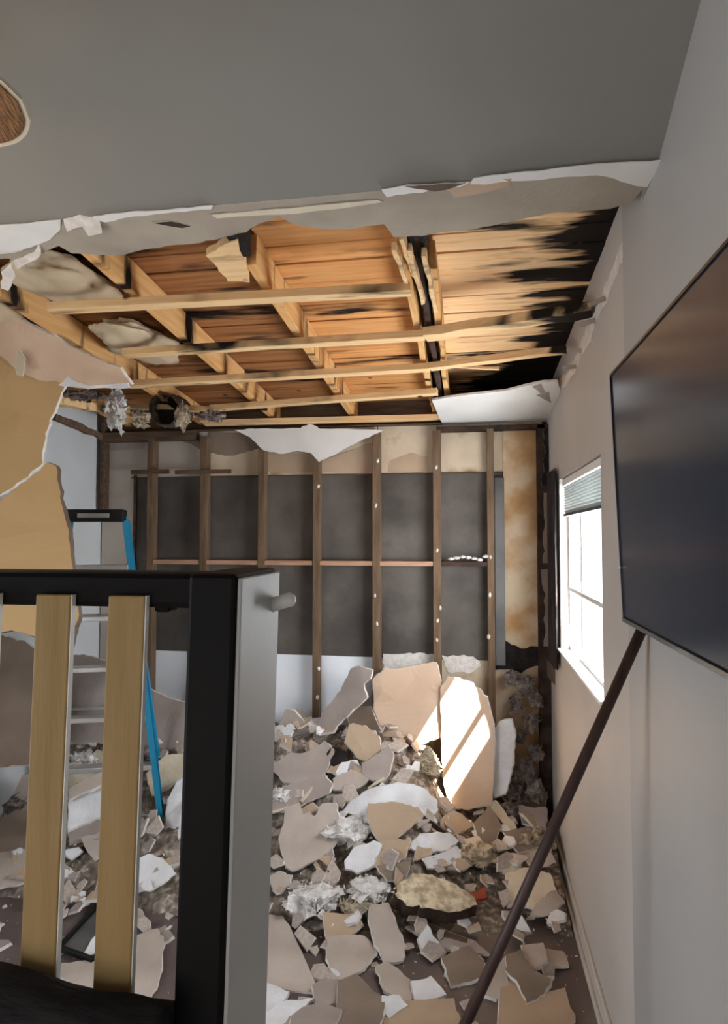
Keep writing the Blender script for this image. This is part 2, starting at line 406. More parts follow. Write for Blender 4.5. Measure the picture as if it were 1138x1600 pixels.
# strips of painted face still on the band
def flake(poly, m='white_paint', off=-0.004, nm='paint_flake'):
    return sheet(nm, [onC(u, v, off) for u, v in poly], -CN, 0.003, [m, 'gypsum'], ce, 0.003, 5, 0.003)
def kink(u): return 352.5 - 0.1 * u * 1.02
flake([(740, 279), (800, 271), (900, 261), (1040, 249), (1012, 293), (995, 291), (960, 279), (935, 275), (880, 277), (800, 283), (760, 288), (735, 287)])
flake([(596, 296), (640, 289), (690, 287), (735, 285), (720, 292), (690, 293), (660, 301), (620, 304), (605, 308)])
flake([(146, 338), (200, 332), (270, 327), (333, 321), (330, 327), (260, 333), (200, 340), (165, 347), (150, 344)])
flake([(-40, 357), (0, 352), (95, 344), (94, 360), (78, 374), (50, 386), (20, 396), (-40, 404)])
flake([(330, 336), (450, 326), (590, 313), (600, 316), (470, 333), (340, 341)], 'paper_cream')
flake([(690, 293), (740, 285), (800, 279), (795, 292), (750, 304), (710, 309), (705, 301)], 'paper_tan')
flake([(238, 348), (268, 346), (298, 354), (285, 357)], 'char_brown')
flake([(632, 291), (688, 287), (728, 287), (700, 296), (680, 299)], 'paper_dark', -0.008)
# hanging curls of torn paper at the left end
for i, poly in enumerate([[(96, 348), (120, 343), (150, 345), (160, 362), (140, 366), (128, 356), (105, 362)],
                          [(20, 408), (52, 396), (55, 384), (61, 392), (58, 404), (30, 416)],
                          [(0, 428), (14, 418), (24, 432), (18, 446), (6, 444)]]):
    sheet('torn_paper', [onC(u, v, -0.02) for u, v in poly], (-CN + Vector((0, -0.5, 0))), 0.006, ['gypsum', 'gypsum'], ce, 0.006, 4, 0.01)
# remnant beside the back right corner
rem = [(675, 626), (700, 621), (740, 616), (790, 611), (830, 601), (850, 597), (872, 596)]
pts = [onC(u, v) for u, v in rem]; pts = [p for p in pts if p.x < XR] + [Vector((XR, 4.05, zc(4.05))), Vector((XR, YB, zc(YB))), Vector((onC(692, 664).x, YB, zc(YB)))]
sheet('drywall_remnant', pts, -CN, 0.013, ['white_paint', 'gypsum', 'paper_brown'], ce, 0.003, 4, 0.0)
for poly in ([(832, 604), (846, 600), (860, 626), (852, 622), (846, 616)], [(838, 618), (858, 612), (862, 630)]):
    flake(poly, 'paper_mauve', -0.005, 'torn_paper')
# a strip of ceiling above the left wall
sheet('drywall_remnant', [Vector((XL, 2.3, zc(2.3))), Vector((-2.15, 2.3, zc(2.3))), Vector((-2.3, 2.6, zc(2.6))), Vector((-2.55, 3.2, zc(3.2))), Vector((-2.75, 3.7, zc(3.7))), Vector((XL, 3.9, zc(3.9)))],
      -CN, 0.013, ['white_paint', 'gypsum', 'paper_brown'], ce, 0.012, 6, 0.0)

top = [(1003, 300), (990, 330), (975, 372), (962, 408), (948, 440), (938, 470), (922, 500), (910, 530), (900, 556), (890, 578), (872, 598)]
low = [(878, 612), (898, 584), (906, 560), (920, 536), (930, 506), (946, 476), (955, 446), (972, 410), (982, 380), (998, 340), (1008, 306)]
sheet('torn_edge', [onX(u, v, XR - 0.006) for u, v in top + low], (-1, 0, 0), 0.006, ['gypsum', 'gypsum'], ce, 0.012, 6, 0.0)
for u, v in ((930, 500), (908, 548), (900, 572), (946, 466)):
    a = onX(u, v, XR - 0.01); bar('splinter', a, a + Vector((-0.07, -0.02, -0.02 + random.uniform(-.02, .03))), 0.02, 0.004, 'paper_grey', ce, (0, 1, 0), 0.0, 3, 0.004)
# furring strips across, rafters above them, deck boards on top
def strip(a, b, wd=0.06, h=0.036, lift=0.0, m='strip_wood', wob=0.0):
    A, B = onC(a[0], a[1], lift + 0.02), onC(b[0], b[1], lift + 0.02)
    B = Vector((B.x, B.y, B.z))
    return bar('furring_strip', A, B, wd, h, m, ce, CN, 0.002, 8 if wob else 1, wob)
strip((78, 482), (642, 452))
strip((195, 552), (664, 524), 0.06)
strip((664, 523), (925, 484), 0.085, 0.045, 0.0, 'strip_wood', 0.006)
strip((200, 601), (672, 574))
strip((672, 573), (885, 546), 0.05, 0.036, 0, 'strip_wood', 0.004)
strip((330, 638), (684, 612), 0.055)
strip((78, 630), (330, 640), 0.05)
strip((320, 661), (690, 652), 0.06)
sp = strip((690, 571), (780, 576), 0.02, 0.016, 0, 'strip_wood', 0.003)
RZ = 0.058
def rafter(x, y0, y1, wd=0.045, h=0.13, m='rafter_wood', wob=0.0):
    A = Vector((x, y0, zc(y0) + RZ + h / 2)); B = Vector((x, y1, zc(y1) + RZ + h / 2))
    return bar('rafter', A, B, wd, h, m, ce, (0, 0, 1), 0.003, 10 if wob else 1, wob)
for x in (-2.72, -2.09, -1.47): rafter(x, 1.95, YB + 0.05)
rafter(-0.86, 2.42, YB + 0.05); rafter(-0.86, 1.95, 2.36, 0.045, 0.13, 'char')
rafter(-0.25, 2.35, YB + 0.05, 0.035, 0.14, 'rafter_wood', 0.008); rafter(-0.19, 2.3, YB + 0.05, 0.028, 0.13, 'char_brown', 0.012)
rafter(-0.145, 2.55, YB + 0.05, 0.03, 0.12, 'rafter_wood', 0.010)
rafter(-0.2, 1.95, 2.4, 0.10, 0.15, 'char')
# splintered ends on the burned double rafter and the snapped one
for dx, y0, y1 in ((-0.27, 2.30, 2.62), (-0.235, 2.24, 2.55), (-0.215, 2.32, 2.8), (-0.165, 2.36, 2.9)):
    a = Vector((dx, y0, zc(y0) + 0.03)); b = Vector((dx + 0.02, y1, zc(y1) + 0.045))
    bar('splinter', a, b, 0.016, 0.03, 'strip_wood', ce, CN, 0.0, 5, 0.006)
sheet('splintered_end', [onC(322, 400, .05), onC(352, 382, .05), onC(372, 376, .05), onC(390, 442, .05), onC(356, 440, .05), onC(340, 418, .05)], -CN, 0.03, ['strip_wood', 'strip_wood'], ce, 0.006, 4, 0)
DZ = RZ + 0.135
y = 1.62; i = 0
while y < YB + 0.1:
    wd = (0.185, 0.14, 0.185, 0.235)[i % 4]
    yy, zz = y + wd / 2, zc(y + wd / 2) + DZ + 0.011 + (0.004 if i % 3 else 0)
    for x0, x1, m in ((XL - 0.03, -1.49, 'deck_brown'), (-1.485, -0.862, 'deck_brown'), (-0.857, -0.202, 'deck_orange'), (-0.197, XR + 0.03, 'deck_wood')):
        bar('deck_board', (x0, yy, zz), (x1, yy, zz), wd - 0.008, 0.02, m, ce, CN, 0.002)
    y += wd; i += 1
prism_yz('roofing_felt', [(1.40, zc(1.40) + DZ + 0.05), (YB + 0.2, zc(YB + 0.2) + DZ + 0.05), (YB + 0.2, zc(YB + 0.2) + DZ + 0.09), (1.40, zc(1.40) + DZ + 0.09)], XL - 0.1, XR + 0.1, 'felt', ce)

# ---- back wall: backing, studs, plates, blocks, panels
wb = S(box('wall_back', XL - 0.1, XR, YB + 0.02, YB + 0.16, 0, 3.6, 'plate_wood'))
YF, YP = YB - 0.09, YB
def rectY(name, u0, v0, u1, v1, y, th, m, bev=0.0, parent=wb):
    a, b = onY(u0, v1, y), onY(u1, v0, y)
    return box(name, a.x, b.x, y, y + th, a.z, b.z, m, parent, bev)
studs = [234, 317, 408, 494, 588, 683, 767]
xs = [onY(u, 800, YF).x for u in studs]
ztop = zc(YB) - 0.005
for i, x in enumerate(xs):
    bar('stud', (x, YF + 0.042, 0.0), (x, YF + 0.042, ztop - 0.05), 0.056 if i in (4, 5) else 0.05, 0.088, 'stud_wood', wb, (0, 1, 0), 0.003)
rectY('corner_stud', 846, 662, 858, 1330, YF, 0.088, 'char_brown', 0.003)
rectY('corner_stud', 155, 650, 163, 800, YF, 0.088, 'plate_wood', 0.003)
rectY('top_plate', 682, 662, 852, 674, YF, 0.088, 'char_brown', 0.003)
rectY('top_plate', 300, 661, 690, 672, YF, 0.088, 'plate_wood', 0.003)
rectY('top_plate', 160, 672, 305, 690, YF, 0.088, 'plate_wood', 0.003)
# blocking between studs
cells = [(a + 0.028, b - 0.028) for a, b in zip(xs, xs[1:])]
zb = onY(494, 880, YF).z
for i, (a, b) in enumerate(cells):
    box('blocking', a, b, YF + 0.005, YF + 0.088, zb - 0.016, zb + 0.018, 'block_wood' if i < 5 else 'char_brown', wb, 0.002)
for u, hw in ((234, 30), (317, 44)):
    rectY('nailer', u - hw, 733, u + hw, 741, YF - 0.014, 0.012, 'plate_wood', 0.002)
# panels behind the studs
edges = [onY(160, 800, YP).x, ] + xs + [onY(848, 800, YP).x]
zt, z742, z1022 = zc(YB), onY(494, 742, YP).z, onY(494, 1024, YP).z
xg0, xg1 = onY(209, 900, YP).x, onY(788, 900, YP).x
for i, (a, b) in enumerate(zip(edges, edges[1:])):
    m = 'pale_panel' if i < 2 else ('stain_panel' if i == 7 else 'cream_panel')
    if i == 7:
        box('plywood_panel', xg1, b, YP - 0.02, YP + 0.02, onY(800, 1012, YP).z, zt, m, wb)
        box('plaster_panel', a + 0.003, xg1, YP - 0.004, YP + 0.02, z742, zt, 'cream_panel', wb)
    elif i == 0:
        box('plaster_panel', a, xg0, YP - 0.004, YP + 0.02, 0.6, zt, m, wb)
        box('plaster_panel', xg0, b - 0.003, YP - 0.004, YP + 0.02, z742, zt, m, wb)
    else:
        box('plaster_panel', a + 0.003, b - 0.003, YP - 0.004, YP + 0.02, z742, zt, m, wb)
gx = [xg0] + xs + [xg1]
for i, (a, b) in enumerate(zip(gx, gx[1:])):
    box('grey_panel', a + 0.003, b - 0.003, YP + 0.002, YP + 0.02, zb, z742, 'grey_panel', wb)
    box('grey_panel', a + 0.003, b - 0.003, YP + 0.002, YP + 0.02, z1022, zb - 0.003, 'grey_panel', wb)
    box('lower_panel', a + 0.003, b - 0.003, YP - 0.006, YP + 0.02, 0.1, z1022, 'white_panel' if i < 5 else 'cream_panel', wb)
# dark lining round the grey panels and the metal strip on their right
rectY('panel_frame', 205, 738, 792, 746, YP - 0.012, 0.012, 'plate_wood')
rectY('panel_frame', 205, 742, 213, 1030, YP - 0.014, 0.014, 'plate_wood')
rectY('metal_strip', 775, 746, 788, 1040, YP - 0.05, 0.05, 'metal_grey', 0.003)
# stained paper patches on the upper panels
for poly, m in (([(325, 675), (400, 678), (412, 700), (395, 704), (360, 712), (326, 708)], 'paper_brown'),
                ([(412, 712), (450, 705), (484, 712), (490, 738), (414, 738)], 'paper_tan'),
                ([(500, 720), (560, 700), (582, 690), (584, 738), (502, 738)], 'paper_tan'),
                ([(272, 678), (312, 678), (312, 702), (300, 694), (285, 690)], 'paper_brown'),
                ([(610, 720), (640, 708), (668, 714), (664, 738), (606, 738)], 'paper_tan')):
    sheet('stained_paper', [onY(u, v, YP - 0.008) for u, v in poly], (0, -1, 0), 0.003, [m, m], wb, 0.006, 5, 0.0)
# faded red lettering smudge printed on the panel in the left bay
sheet('red_print', [onY(u, v, YP - 0.008) for u, v in [(166, 692), (226, 690), (226, 702), (166, 704)]], (0, -1, 0), 0.002, ['paper_mauve', 'paper_mauve'], wb, 0.003, 6, 0)
# white triangular rag of torn drywall paper hanging from the plate
sheet('hanging_paper', [onY(u, v, YF - 0.012) for u, v in [(366, 672), (400, 670), (470, 669), (484, 662), (500, 670), (600, 672), (560, 690), (520, 712), (498, 722), (486, 708), (465, 704), (440, 709), (412, 704), (392, 684)]],
      (0, -1, -0.05), 0.008, ['white_paint', 'gypsum'], wb, 0.005, 5, 0.004)
# plaster splashes stuck on studs
for u, v in [(590, 720), (588, 790), (588, 930), (684, 730), (686, 950), (682, 970), (686, 1000), (768, 870), (766, 930), (764, 995), (590, 975), (496, 1045), (497, 1090), (683, 860), (495, 760)]:
    lump('plaster_splash', onY(u + random.uniform(-3, 3), v, YF - 0.004), (0.012, 0.008, 0.02), 'gypsum', wb, 0.5, 3, 1, 0, u + v)
for i in range(7):
    u = 705 + i * 9
    lump('plaster_splash', onY(u, 872 + random.uniform(-5, 5), YF - 0.002), (0.026, 0.012, 0.012), 'fluff_white', wb, 0.5, 3, 1, 0, i)
# ragged lower edge of the panels: torn gypsum, char
sheet('torn_gypsum', [onY(u, v, YP - 0.014) for u, v in [(598, 1022), (640, 1020), (683, 1024), (684, 1052), (640, 1044), (600, 1052)]], (0, -1, 0), 0.008, ['gypsum', 'gypsum'], wb, 0.01, 6, 0.0)
sheet('torn_gypsum', [onY(u, v, YP - 0.014) for u, v in [(690, 1024), (740, 1026), (752, 1040), (735, 1052), (700, 1050)]], (0, -1, 0), 0.008, ['gypsum', 'gypsum'], wb, 0.01, 6, 0.0)
sheet('charred_edge', [onY(u, v, YP - 0.03) for u, v in [(786, 1000), (800, 1008), (815, 1014), (835, 1010), (856, 1012), (858, 1044), (840, 1040), (815, 1052), (790, 1046), (768, 1050), (770, 1030), (786, 1022)]],
      (0, -1, 0), 0.01, ['char', 'char'], wb, 0.012, 6, 0.0)
rectY('lower_panel', 772, 1040, 848, 1330, YP - 0.01, 0.02, 'stain_panel')

# ---- window in the right wall
wi = S(empty('window_1', (XR, (WY0 + WY1) / 2, WZ0)))
fx0, fx1 = XR + 0.05, XR + 0.095
for nm, y0, y1, z0, z1 in (('frame_jamb', WY0, WY0 + 0.04, WZ0, WZ1), ('frame_jamb', WY1 - 0.04, WY1, WZ0, WZ1), ('frame_head', WY0, WY1, WZ1 - 0.04, WZ1),
                           ('frame_sill', WY0, WY1, WZ0, WZ0 + 0.035)):
    box(nm, fx0, fx1, y0, y1, z0, z1, 'frame_white', wi, 0.003)
YM = 3.72
box('sash_bar', fx0 + 0.005, fx1 - 0.005, YM - 0.022, YM + 0.022, WZ0 + 0.035, WZ1 - 0.04, 'frame_white', wi, 0.003)
for a, b in ((WY0 + 0.04, YM - 0.022), (YM + 0.022, WY1 - 0.04)):
    box('pane', fx0 + 0.02, fx0 + 0.024, a, b, WZ0 + 0.035, WZ1 - 0.04, 'glass', wi)
box('meeting_rail', fx0, fx1 - 0.01, WY0 + 0.04, WY1 - 0.04, 1.735, 1.76, 'frame_white', wi, 0.003)
box('stool', XR - 0.02, XR + 0.05, WY0 - 0.02, WY1 + 0.02, WZ0 + 0.001, WZ0 + 0.016, 'frame_white', wi, 0.003)
bl = box('blind_headrail', XR + 0.012, XR + 0.045, WY0 + 0.01, 4.1, WZ1 - 0.045, WZ1 - 0.005, 'frame_white', wi, 0.003)
z = WZ1 - 0.06
zbl = onX(934, 790, XR + 0.03).z
while z > zbl:
    bar('blind_slat', (XR + 0.028, WY0 + 0.015, z), (XR + 0.028, 4.095, z), 0.026, 0.0025, 'blind_slat', bl, (0.8, 0, 0.6)); z -= 0.0165
box('blind_bottom_rail', XR + 0.016, XR + 0.042, WY0 + 0.015, 4.095, zbl - 0.02, zbl - 0.004, 'blind_dark', bl, 0.003)

# ================================================================== FIXED THINGS
# ---- dark curtain beside the window
bm = bmesh.new(); ya, yb_ = 4.15, 4.50; z0, z1 = onX(868, 1034, XR).z, onX(872, 736, XR).z
rows = []
for i in range(25):
    t = i / 24; yy = ya + (yb_ - ya) * t
    xx = XR - 0.028 + 0.014 * math.sin(t * 6.28 * 4.5)
    rows.append([bm.verts.new((xx - 0.006 * (k % 2) * 0, yy + 0.008 * math.sin(k * 1.3 + i), z0 + (z1 - z0) * k / 8)) for k in range(9)])
for r0, r1 in zip(rows, rows[1:]):
    for k in range(8): bm.faces.new((r0[k], r1[k], r1[k + 1], r0[k + 1]))
bmesh.ops.solidify(bm, geom=bm.faces[:], thickness=0.004)
cu = from_bm('curtain', bm, 'curtain', None, True)
tag(cu, 'narrow dark grey curtain gathered beside the bright window', 'curtain')
tube('curtain_rod', [(XR - 0.028, ya - 0.03, z1 + 0.006), (XR - 0.028, yb_ + 0.03, z1 + 0.006)], 0.007, 'plate_wood', cu)

# ---- wall television
tv = empty('television', (0.5, 1.42, 1.8))
Ta, Tb = onX(955, 585, 0.442), onX(975, 970, 0.472)
ty1 = (Ta.y + Tb.y) / 2; tz1, tz0 = Ta.z, Tb.z; ty0 = ty1 - 1.36
tn = Vector((-(tz1 - tz0), 0, -(0.472 - 0.442))).normalized()
def tvp(y, z, off=0.0):
    t = (z - tz0) / (tz1 - tz0); return Vector((0.472 + (0.442 - 0.472) * t, y, z)) + tn * off
def tvslab(nm, y0, y1, z0, z1, o0, o1, m, parent=tv, bev=0.0):
    bm = bmesh.new()
    vs = [bm.verts.new(tvp(y, z, o)) for o in (o0, o1) for y in (y0, y1) for z in (z0, z1)]
    for f in [(0, 1, 3, 2), (4, 6, 7, 5), (0, 4, 5, 1), (2, 3, 7, 6), (0, 2, 6, 4), (1, 5, 7, 3)]: bm.faces.new([vs[i] for i in f])
    if bev: bmesh.ops.bevel(bm, geom=bm.edges[:], offset=bev, segments=2, affect='EDGES')
    return from_bm(nm, bm, m, parent)
tvslab('casing', ty0, ty1, tz0, tz1, -0.045, -0.004, 'tv_bezel', tv, 0.003)
tvslab('screen', ty0 + 0.008, ty1 - 0.008, tz0 + 0.016, tz1 - 0.008, -0.004, 0.0, 'screen')
for a in ((ty0, ty0 + 0.007, tz0, tz1), (ty1 - 0.007, ty1, tz0, tz1), (ty0, ty1, tz1 - 0.007, tz1)):
    tvslab('bezel', a[0], a[1], a[2], a[3], -0.006, 0.004, 'tv_bezel')
tvslab('bottom_trim', ty0, ty1, tz0, tz0 + 0.012, -0.02, 0.006, 'tv_trim')
box('wall_bracket', 0.505, XR - 0.013, 1.1, 1.7, 1.95, 2.45, 'tv_bezel', tv, 0.004)
lump('indicator_light', tvp(ty1 - 0.006, onX(969, 886, 0.466).z, 0.006), (0.004, 0.004, 0.004), 'peg_white', tv, 0, 1, 2)
tag(tv, 'large flat black television mounted on the right wall', 'television')

# ---- brown pole leaning under the television
P1 = onX(1003, 984, XR - 0.012 - 0.022); P1 = deep(1003, 984, (P1 - CAM).length / ray(1003, 984).length)
P2 = deep(733, 1590, 1.93)
d = (P2 - P1) / (P1.z - P2.z); P3 = P1 + d * P1.z
po = empty('pole', P3)
tube('shaft', [P1, P1.lerp(P3, 0.5), P3 + Vector((0, 0, 0.02))], [0.0165, 0.017, 0.0175], 'pole_wood', po, 14)
tube('rubber_tip', [P1.lerp(P3, 0.985), P3], [0.022, 0.022], 'ladder_black', po, 14)
tag(po, 'long dark brown pole leaning from the floor up to the television', 'pole')

# ---- ceiling fan at the left edge
hub = Vector((-1.66, 1.20, 0)); tip = deep(26, 158, 1.30); hub.z = tip.z + 0.0
fn = empty('ceiling_fan', (hub.x, hub.y, hub.z - 0.12))
zcn = ZK + (YK - hub.y) * (4.22 - ZK) / (YK + 0.2)
tube('downrod', [(hub.x, hub.y, hub.z + 0.06), (hub.x, hub.y, zcn)], 0.014, 'fan_cream', fn)
tube('canopy', [(hub.x, hub.y, zcn - 0.13), (hub.x, hub.y, zcn - 0.03), (hub.x, hub.y, zcn)], [0.03, 0.07, 0.07], 'fan_cream', fn, 20)
tube('motor', [(hub.x, hub.y, hub.z - 0.05), (hub.x, hub.y, hub.z - 0.03), (hub.x, hub.y, hub.z + 0.05), (hub.x, hub.y, hub.z + 0.07)], [0.07, 0.11, 0.11, 0.05], 'fan_cream', fn, 24)
gm = bpy.data.materials.new('lamp_glow'); gm.use_nodes = True; gb = gm.node_tree.nodes['Principled BSDF']
gb.inputs['Emission Color'].default_value = (1, 0.78, 0.48, 1); gb.inputs['Emission Strength'].default_value = 9; M['lamp_glow'] = gm
tube('lamp_globe', [(hub.x, hub.y, hub.z - 0.15), (hub.x, hub.y, hub.z - 0.14), (hub.x, hub.y, hub.z - 0.09), (hub.x, hub.y, hub.z - 0.05)], [0.03, 0.07, 0.09, 0.06], 'lamp_glow', fn, 20)
ld = bpy.data.lights.new('fan_lamp', 'POINT'); ld.energy = 9; ld.color = (1, 0.80, 0.52); ld.shadow_soft_size = 0.1
lo = bpy.data.objects.new('fan_lamp', ld); COL.objects.link(lo); lo.location = (hub.x, hub.y, hub.z - 0.26); lo.parent = fn; lo.matrix_parent_inverse = parent_matrix(fn).inverted()
dirb = Vector((tip.x - hub.x, tip.y - hub.y, 0)); rb = dirb.length; a0 = math.atan2(dirb.y, dirb.x)
for k in range(3):
    a = a0 + k * 2 * math.pi / 3
    T = Matrix.Translation(hub) @ Matrix.Rotation(a, 4, 'Z') @ Matrix.Rotation(R(-24), 4, 'X')
    def leaf(r0, r1, hw, zz, th):
        bm = bmesh.new(); n = 44; lo_ = []
        for i in range(n + 1):
            t = i / n; x = r0 + (r1 - r0) * t
            ww = hw * (0.62 + 0.38 * min(1, t * 2.2)) * (math.sqrt(max(0, 1 - max(0, (t - 0.82) / 0.18) ** 2)) if t > 0.82 else 1)
            lo_.append((x, ww))
        loop = [(x, -w_) for x, w_ in lo_] + [(x, w_) for x, w_ in reversed(lo_[:-1])]
        top = [bm.verts.new((x, yv, zz + th)) for x, yv in loop]; bot = [bm.verts.new((x, yv, zz)) for x, yv in loop]
        bm.faces.new(top); bm.faces.new(bot[::-1])
        for i in range(len(loop)): bm.faces.new((top[i], bot[i], bot[(i + 1) % len(loop)], top[(i + 1) % len(loop)]))
        bm.transform(T); return bm
    b_ = from_bm('blade', leaf(0.2, rb + 0.012, 0.082, 0, 0.008), 'fan_cream', fn)
    from_bm('woven_inlay', leaf(0.24, rb + 0.002, 0.073, -0.003, 0.003), 'rattan', b_)
    bm = bmesh.new(); bm_bar(bm, (0.08, 0, 0.004), (0.26, 0, 0.012), 0.035, 0.008); bm.transform(T); from_bm('blade_arm', bm, 'fan_cream', fn)
tag(fn, 'ceiling fan with a woven brown blade rimmed in cream', 'ceiling fan')

# ================================================================== FOREGROUND SLATTED FRAME
# front face of the post at depth Y1; everything leans a little with the frame
Y1 = 0.80
fr_ = empty('slatted_bed_end', (onY(333, 1200, Y1).x, Y1 + 0.08, 0.0))
pr = onY(375, 930, Y1); pl = onY(293, 930, Y1); xr_, xl_ = pr.x, pl.x
LEAN = math.tan(R(1.55)); zref = pr.z
def lx(x, z): return x - (zref - z) * LEAN
yback = hit(437, 930, (xr_, 0, 0), (1, 0, 0)).y
ztop_r = onY(200, 893, Y1 + 0.03).z
def lean_box(name, x0, x1, y0, y1, z0, z1, m, parent=fr_, bev=0.004):
    bm = bmesh.new(); bm_box(bm, x0, x1, y0, y1, z0, z1, bev)
    for v in bm.verts: v.co.x = lx(v.co.x, v.co.z)
    return from_bm(name, bm, m, parent)
# post: black front board with a grey side board
post = lean_box('post', xl_, xr_ - 0.006, Y1, yback, 0.0, ztop_r, 'black_paint', fr_, 0.006)
lean_box('post_side', xr_ - 0.006, xr_, Y1 + 0.006, yback, 0.0, ztop_r - 0.006, 'post_grey', post, 0.002)
pg = hit(455, 936, (0, yback - 0.03, 0), (0, 1, 0)); q = Vector((lx(xr_, pg.z), yback - 0.03, pg.z - 0.008))
tube('peg', [q - Vector((0.01, 0, 0.004)), pg, pg + (pg - q).normalized() * 0.006], [0.011, 0.011, 0.006], 'peg_white', fr_, 14)
xleft = onY(-260, 930, Y1).x
zr0 = onY(140, 948, Y1 + 0.012).z
lean_box('top_rail', xleft, xl_ + 0.01, Y1 + 0.010, Y1 + 0.075, zr0, ztop_r, 'black_paint', fr_, 0.008)
lean_box('bracket', onY(230, 940, Y1).x, onY(254, 940, Y1).x, Y1 + 0.02, Y1 + 0.05, onY(240, 957, Y1 + .02).z, zr0 + 0.004, 'black_paint', fr_, 0.004)
zs1 = onY(85, 929, Y1).z; zs0 = onY(85, 1600, Y1).z - 0.03
for u0, u1 in ((-60, -4), (57, 111), (170, 227), (-174, -118)):
    sl_ = lean_box('slat', onY(u0, 930, Y1).x, onY(u1, 930, Y1).x, Y1 - 0.001, Y1 + 0.0105, zs0, zs1, 'slat_wood', fr_, 0.002)
    lean_box('lit_edge', onY(u1, 930, Y1).x, onY(u1, 930, Y1).x + 0.0015, Y1 + 0.001, Y1 + 0.0095, zs0, zs1, 'peg_white', sl_, 0.0)  # window light on the right edge, put in as a white strip
zb1 = onY(100, 1572, Y1 + 0.01).z
lean_box('bottom_rail', xleft, xl_ + 0.01, Y1 - 0.03, Y1 + 0.05, zb1 - 0.10, zb1, 'black_paint', fr_, 0.008)
lean_box('post', xleft - 0.07, xleft, Y1, yback, 0, ztop_r, 'black_paint', fr_, 0.006)
tag(fr_, 'black bed frame end with tan wooden slats in the foreground', 'bed frame')
# dark bunched cloth over the lower rail
bm = bmesh.new(); rows = []
ca, cb_ = onY(-120, 1500, Y1 - 0.05).x, onY(262, 1580, Y1 - 0.05).x
for i in range(41):
    t = i / 40; x = ca + (cb_ - ca) * t
    topz = onY(-120 + 382 * t, 1508 + 70 * t ** 1.6, Y1 - 0.03).z
    row = []
    for k in range(13):
        s = k / 12; ang = s * math.pi
        yy = Y1 - 0.035 - 0.055 * math.cos(ang) * (1 if s < 0.5 else 0.9); zz = zb1 - 0.13 + (topz - zb1 + 0.13) * math.sin(ang) ** 0.5
        q = Vector((x, yy, zz)); nn = noise.noise(Vector((x * 9, s * 5, 0.5))) * 0.012 + noise.noise(Vector((x * 4, s * 16, 4))) * 0.006
        row.append(bm.verts.new((lx(q.x, q.z), q.y + nn, q.z + nn)))
    rows.append(row)
for r0, r1 in zip(rows, rows[1:]):
    for k in range(12): bm.faces.new((r0[k], r1[k], r1[k + 1], r0[k + 1]))
bm.faces.new(rows[0]); bm.faces.new(rows[-1][::-1])
cl = from_bm('blanket', bm, 'black_cloth', None, True)
tag(cl, 'black cloth bunched along the bottom of the wooden slats', 'blanket')

# ================================================================== STEP LADDER
ft = deep(257, 1326, 4.08); tr_ = deep(193, 806, 3.92); tl_ = deep(106, 806, 3.86)
lad = empty('step_ladder', ((ft.x + tl_.x) / 2, ft.y, 0))
fr2 = Vector((ft.x, ft.y, 0.0)); fl2 = deep(40, 1330, 3.98); fl2.z = 0
cap0 = (tr_ + tl_) / 2; ax = (tr_ - tl_).normalized(); bk = Vector((-ax.y, ax.x, 0))
cp = bar('top_cap', tl_ - ax * 0.01, tr_ + ax * 0.012, 0.13, 0.075, 'ladder_black', lad, (0, 0, 1), 0.008)
bar('handle_slot', cap0 - ax * 0.09 - bk * 0.067, cap0 + ax * 0.09 - bk * 0.067, 0.006, 0.026, 'ladder_step', cp, (0, 0, 1), 0.002)
rails = []
for t_, f_ in ((tr_, fr2), (tl_, fl2)):
    bm = bmesh.new(); dd = (f_ - t_).normalized(); u_ = bk
    t0 = t_ + dd * 0.03; f0 = f_ - dd * 0.03
    bm_bar(bm, t0, f0, 0.010, 0.07, u_)
    for sgn in (-1, 1): bm_bar(bm, t0 + u_ * 0.035 * sgn + ax * 0.012, f0 + u_ * 0.035 * sgn + ax * 0.012, 0.034, 0.006, u_)
    from_bm('front_rail', bm, 'ladder_blue', lad)
    bar('foot', f_ + Vector((0, 0, 0.035)), f_ + Vector((0, 0, 0.0)), 0.06, 0.085, 'ladder_black', lad, (0, 1, 0), 0.004)
    g0 = t_ + bk * 0.04; g1 = Vector((f_.x, f_.y, 0)) + bk * 0.42 - ax * 0.02
    bar('rear_rail', g0, g1, 0.03, 0.035, 'ladder_blue', lad, bk, 0.003)
    bar('foot', g1 + Vector((0, 0, 0.035)), g1, 0.045, 0.05, 'ladder_black', lad, (0, 1, 0), 0.004)
for k in range(1, 7):
    t = k / 7.0
    bar('step', tl_.lerp(fl2, t), tr_.lerp(fr2, t), 0.085, 0.03, 'ladder_step', lad, (0, 0, 1), 0.004)
for k in (2, 4):
    t = k / 7.0; o1 = bk * (0.04 + 0.38 * t)
    bar('rear_brace', tl_.lerp(fl2, t) + o1, tr_.lerp(fr2, t) + o1, 0.02, 0.02, 'ladder_step', lad, (0, 0, 1), 0.002)
tag(lad, 'blue step ladder with black top cap standing behind the slats', 'ladder')

# ================================================================== RUBBLE
def sm(t): t = max(0, min(1, t)); return t * t * (3 - 2 * t)
def H(x, y):
    h = 0.74 * sm((y - 3.12) / 1.45) * (1 - 0.70 * sm((x + 0.50) / 0.50))
    return h
def hray(u, v, lift=0.0):
    d = ray(u, v); s = 1.5
    while s < 6:
        p = CAM + d * s
        if p.z <= H(p.x, p.y) + lift or p.y > YB - 0.12: return p
        s += 0.004
    return p
def hn(x, y, e=0.12):
    return Vector((-(H(x + e, y) - H(x - e, y)) / (2 * e), -(H(x, y + e) - H(x, y - e)) / (2 * e), 1)).normalized()
